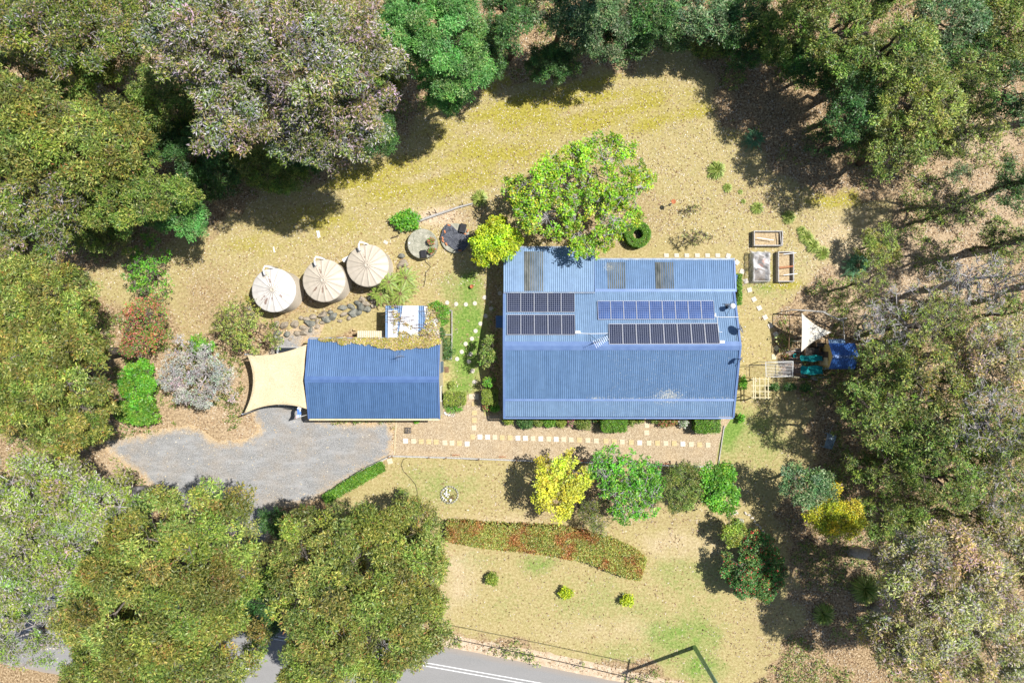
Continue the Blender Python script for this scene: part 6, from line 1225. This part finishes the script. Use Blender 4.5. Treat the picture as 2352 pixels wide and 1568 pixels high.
FILL = [
 ('understorey tree in the gap at the top left corner', 200, 160, 85, 70, 8, 'mid', .9), ('dark understorey tree between the olive gums and dark gap', 345, 300, 75, 65, 7, 'dark', .9), ('understorey tree under the left olive gums near the edge', 30, 180, 80, 70, 9, 'olgrey', .9),
 ('green understorey tree beneath the pinkish gums, left part', 540, 190, 90, 70, 9, 'mid', .9), ('green understorey tree beneath the pinkish gums, right part', 860, 180, 60, 80, 8, 'mid', .9), ('low dark tree at the shaded lawn edge under the grey gums', 700, 350, 70, 45, 5, 'dark', 1.0),
 ('low dark tree at the left lawn edge', 490, 405, 60, 45, 5, 'dark', .9), ('low tree beneath the bleached limbs at left', 180, 470, 80, 60, 6, 'mid', .9), ('small tree on the left edge above the fallen limb', 30, 560, 60, 50, 6, 'olgrey', .8),
 ('low dark tree right of the bright green tree', 1115, 130, 45, 60, 5, 'dark', .9), ('low blue-green tree left of the drooping gum', 1335, 70, 55, 50, 7, 'teal', .9), ('low dark tree between the drooping gum and the pale one', 1450, 85, 55, 48, 6, 'dark', .9),
 ('low grey-green tree at the tip of the top lawn', 1535, 75, 55, 35, 3, 'teal', .8), ('low green tree below the pale grey-green gum', 1640, 95, 50, 35, 2.5, 'mid', .8), ('low dark tree above the top right shade', 1735, 110, 60, 45, 4, 'dark', .8), ('low dark tree left of the upper right woods', 1880, 150, 70, 55, 6, 'dark', .8),
 ('understorey tree deep in the upper right woods', 1975, 150, 70, 60, 8, 'mid', .8), ('understorey tree at the top right of centre', 1985, 20, 70, 50, 9, 'mid', .8), ('understorey tree by the top right corner', 2240, 110, 70, 55, 9, 'dark', .7), ('understorey tree in the middle of the upper right woods', 2130, 150, 65, 55, 8, 'dark', .8),
 ('dark lower tree at the edge of the upper right shade', 2010, 290, 70, 60, 6, 'dark', .8), ('low tree under the sunlit yellow-green crown', 2150, 330, 60, 45, 6, 'mid', .6),
 ('low tree right of the coop among the olive trees', 2070, 800, 55, 45, 5, 'sparse', .6), ('low tree below the coop in the right woods', 1960, 905, 50, 45, 5, 'mid', .6), ('low tree in the middle right woods by the long trunk shadow', 2095, 930, 60, 50, 7, 'mid', .7), ('understorey tree on the right edge below the forked gum', 2335, 1010, 60, 60, 9, 'mid', .7),
 ('understorey tree deep right of the bench', 2110, 1035, 65, 50, 8, 'dark', .8), ('low tree between bench and wattle', 1990, 1070, 45, 40, 3.5, 'mid', .8), ('understorey tree right of the blue-green tree', 2240, 1050, 65, 55, 9, 'mid', .7),
 ('understorey tree between the wattle and the pinkish gum', 2130, 1190, 60, 50, 5, 'mid', .8), ('understorey tree above the yellow gum on the right', 2230, 1195, 70, 50, 9, 'olgrey', .8), ('tree on the right edge above the greyish gum', 2335, 720, 55, 55, 9, 'mid', .5), ('low tree under the greyish gum at right', 2200, 880, 70, 60, 9, 'olive', .6),
 ('understorey tree between the light gums and the left dome', 290, 1225, 60, 50, 8, 'light', .9), ('understorey tree under the light green gums', 140, 1215, 80, 55, 9, 'mid', .9), ('understorey tree on the lower left edge', 20, 1385, 70, 60, 9, 'light', .8),
 ('dark tree filling the gap between the two domed gums', 600, 1400, 50, 90, 3.5, 'dark', .9), ('side crown of the right dome over the verge', 955, 1330, 68, 75, 9, 'olive', 1.0), 
 ('side crown of the left dome at its lower left', 235, 1440, 85, 80, 11, 'olive', 1.0), ('small crown in shade at the top of the right dome', 835, 1190, 40, 24, 3, 'mid', .6)]
for i_, (x, y, rx, ry, top, pal, dn, l_) in enumerate([(2450, 330, 85, 75, 14, 'mid', .6, 'level with the sandy slope'), (2460, 490, 80, 70, 13, 'mid', .5, 'level with the ring hedge'), (2450, 620, 70, 60, 12, 'mid', .45, 'level with the raised beds'), (2440, 1000, 70, 80, 13, 'mid', .6, 'level with the forked gum'), (2440, 150, 80, 80, 14, 'mid', .7, 'near the top corner')]):
    ROWS.append(('gum_tree', 'gum just beyond the right edge, ' + l_, x, y, rx, ry, top, pal, dn, .25, .4, (2375, 784 + (y - 784) * .8)))
for i_, (x, y, rx, ry, top, dn, l_) in enumerate([(1900, -70, 90, 60, 12, .8, 'above the deep green tree'), (2100, -60, 90, 60, 12, .8, 'above the upper right woods'), (1210, -60, 80, 60, 10, .8, 'above the narrow dark tree')]):
    ROWS.append(('gum_tree', 'gum just beyond the top edge ' + l_, x, y, rx, ry, top, 'mid', dn, .25, .3, None))
ROWS += [('gum_tree', 'olive gum crown at the bottom left of the left dome', 260, 1545, 130, 70, 11, 'olive', 1.1, .24, .3, None), ('forest_tree', 'sparse olive tree over the dappled slope at right', 2200, 480, 65, 45, 7, 'mid', .35, .2, .9, None), ('forest_tree', 'thin shaded tree near the right edge above the bare grey tree', 2300, 560, 60, 50, 8, 'mid', .4, .2, .9, None),
 ('forest_tree', 'dark tree deep in the upper right shade', 1900, 330, 45, 40, 4, 'dark', .5, .17, .5, None), ('forest_tree', 'dark tree beside the dark one in the corner woods', 2250, 20, 80, 60, 11, 'dark', .8, .22, .3, None), ('forest_tree', 'mid green tree filling the corner woods edge', 2320, 130, 65, 60, 11, 'mid', .8, .22, .3, None),
 ('forest_tree', 'dark tree between the bright green tree and grey gums', 915, 60, 40, 90, 8, 'dark', .7, .2, .3, None)]
for lab, x, y, rx, ry, top, pal, dn in FILL: ROWS.append(('understorey_tree', lab, x, y, rx, ry, top, pal, dn, .2, .25, None))
for nm_, lab, x, y, rx, ry, top, pal, dn, lf, tw, bs in ROWS:
    dd_ = math.hypot(x - 1176, y - 784); Rp = (rx + ry) / 2; top = min(top, 54 * Rp * 1.75 / (dd_ * .8)) if 0 < x < 2352 and y > 0 else top
    if bs is None: kk = (H - .8 * top) / H; bs = (1176 + (x - 1176) * kk + (x - 1176) / dd_ * Rp * .5, 784 + (y - 784) * kk + (y - 784) / dd_ * Rp * .5)
    if x > 1880 and pal != 'pinky' and y > 560: dn *= .62
    elif x > 1880 and y <= 560: dn *= .8
    T(nm_, lab, x, y, rx, ry, top, pal, dn * 1.15, lf * .88, .24, .85, bs, None if 'thick' not in lab and 'leaning' not in lab else .42, tw, 'greybark' if pal in ('grey', 'pinky', 'light', 'olgrey') and tw > .45 else 'darkbark' if pal in ('dark', 'teal', 'mid') else 'bark', deep=True)
# ------------------------------------------------------------------ undergrowth, fallen leaves, fallen sticks
def scatter(n, test, rng):
    X = rng.uniform(-60, 2412, n); Y = rng.uniform(-40, 1608, n); ok = test(X, Y); return X[ok], Y[ok]
rng = np.random.default_rng(77)
NO = [DRIVE, [(880, 690), (1040, 690), (1040, 960), (700, 965), (560, 950), (560, 800), (700, 780)], [(1150, 560), (1705, 560), (1705, 1070), (905, 1060), (905, 960), (1150, 940)]]
def outside(X, Y):
    o = np.ones(X.shape, bool)
    for p in NO: o &= sdist(X, Y, p) < 3
    return o & (Y < 1473 + (X - 963) * .192 - 4)
def lit_at(X, Y):
    return np.maximum(1 - sm(sdist(X, Y, LAWN) + (fbm(X, Y, 90, 1) - .5) * 90 + (fbm(X, Y, 35, 5) - .5) * 50, -18, 22), blobs(X, Y, LITTER_BLOBS))
def leafpat(name, X, Y, L, cols, lab, cat, z=.03):
    n = len(X); a = rng.uniform(0, 6.28, n); d = np.stack([np.cos(a), np.sin(a), rng.normal(0, .12, n)], 1); d = unit(d); nr = unit(rng.normal(0, .35, (n, 3)) + [0, 0, 1]); k = rng.integers(0, len(cols), n); c = np.array(cols)[k] * rng.uniform(.75, 1.2, (n, 1))
    p = np.stack([(X - 1176) * S, (784 - Y) * S, np.full(n, z)], 1); o = link(name, leaf_mesh(name, p, d, nr, L * rng.uniform(.6, 1.3, n), L * .45 * rng.uniform(.6, 1.3, n), c), M['litter']); tag(o, lab, cat, kind='stuff')
X, Y = scatter(330000, lambda X, Y: outside(X, Y) & (rng.random(X.shape) < .12 + .7 * lit_at(X, Y)) & (fbm(X, Y, 25, 31) > .42), rng)
leafpat('fallen_leaves', X, Y, .17, [(.50, .40, .27), (.40, .26, .14), (.30, .18, .09), (.16, .09, .05), (.62, .54, .42), (.48, .36, .21)], 'fallen brown and pale leaves lying over the bush floor and lawn', 'leaf litter')
X, Y = scatter(90000, lambda X, Y: outside(X, Y) & (lit_at(X, Y) < .5) & (Y < 660) & (X < 2000), rng)
leafpat('lawn_litter', X, Y, .13, [(.70, .60, .42), (.40, .28, .15), (.80, .74, .60), (.28, .19, .09)], 'dry leaves strewn over the upper lawn', 'leaf litter')
X, Y = scatter(60000, lambda X, Y: (sdist(X, Y, DRIVE) > 0) & (rng.random(X.shape) < .12 + .5 * np.exp(-sdist(X, Y, DRIVE) / 25)), rng)
leafpat('driveway_leaves', X, Y, .13, [(.62, .50, .30), (.50, .36, .2), (.7, .62, .46)], 'dry leaves blown over the grey driveway gravel', 'leaf litter', .04)
X, Y = scatter(85000, lambda X, Y: outside(X, Y) & (lit_at(X, Y) > .8) & (fbm(X, Y, 60, 41) > .53), rng)
n = len(X); h_ = rng.uniform(.1, .8, n) ** 1.3; C = np.stack([(X - 1176) * S, (784 - Y) * S, h_], 1); tint = (.5 + fbm(X, Y, 40, 44))[:, None] * np.ones((1, 3))
o = link('undergrowth', leaf_mesh('undergrowth', *sprigs(C, rng, 6, .17, 'mid', .35, tint=tint)), M['leaf']); tag(o, 'low green undergrowth spread through the surrounding bush', 'undergrowth', kind='stuff')
X, Y = scatter(40000, lambda X, Y: outside(X, Y) & (blobs(X, Y, GREEN) > .35) & (lit_at(X, Y) < .8), rng)
leafpat('green_grass', X, Y, .12, [(.13, .26, .03), (.2, .32, .05), (.34, .36, .1)], 'short green grass patches on the lawn', 'grass', .03)
rr = random.Random(9)
for i, (x, y, L, az, lab) in enumerate([(2020, 590, 1.3, .35, 'dark fallen stick beside the tree shade'), (1990, 905, 2.4, -.05, 'pale fallen branch below the coop'), (1925, 915, 1.6, .7, 'short fallen branch in the brush pile'), (1905, 1000, 1.8, 1.3, 'dead branch left of the weathered bench'), (2330, 560, 2.2, .4, 'fallen branch on the right slope'), (2120, 420, 2.5, -.6, 'fallen branch under the upper right trees'),
                                        (1860, 1240, 1.7, -.5, 'fallen branch right of the camellia pair'), (105, 598, 1.9, -.15, 'bleached white fallen limb at left under the olive gum')]):
    c_ = Vector(P(x, y, .1)); d = Vector((math.cos(az), math.sin(az), 0)); s = Vector((-d.y, d.x, 0)); m = MB(); r0 = .11 if 'limb' in lab else .045
    m.tube([c_ - d * L / 2, c_ + s * .08, c_ + d * L / 2 + Vector((0, 0, .1))], [r0, r0 * .8, r0 * .3], 7)
    for j in range(4): t_ = rr.uniform(-.3, .4); p = c_ + d * L * t_; m.tube([p, p + (d + s * rr.choice((-1, 1))) * rr.uniform(.2, .5) + Vector((0, 0, .12))], [r0 * .4, r0 * .12], 5)
    m.build('fallen_branch', M['white' if 'white' in lab else 'greybark' if i % 2 else 'darkbark'], smooth=True, label=lab, cat='branch')
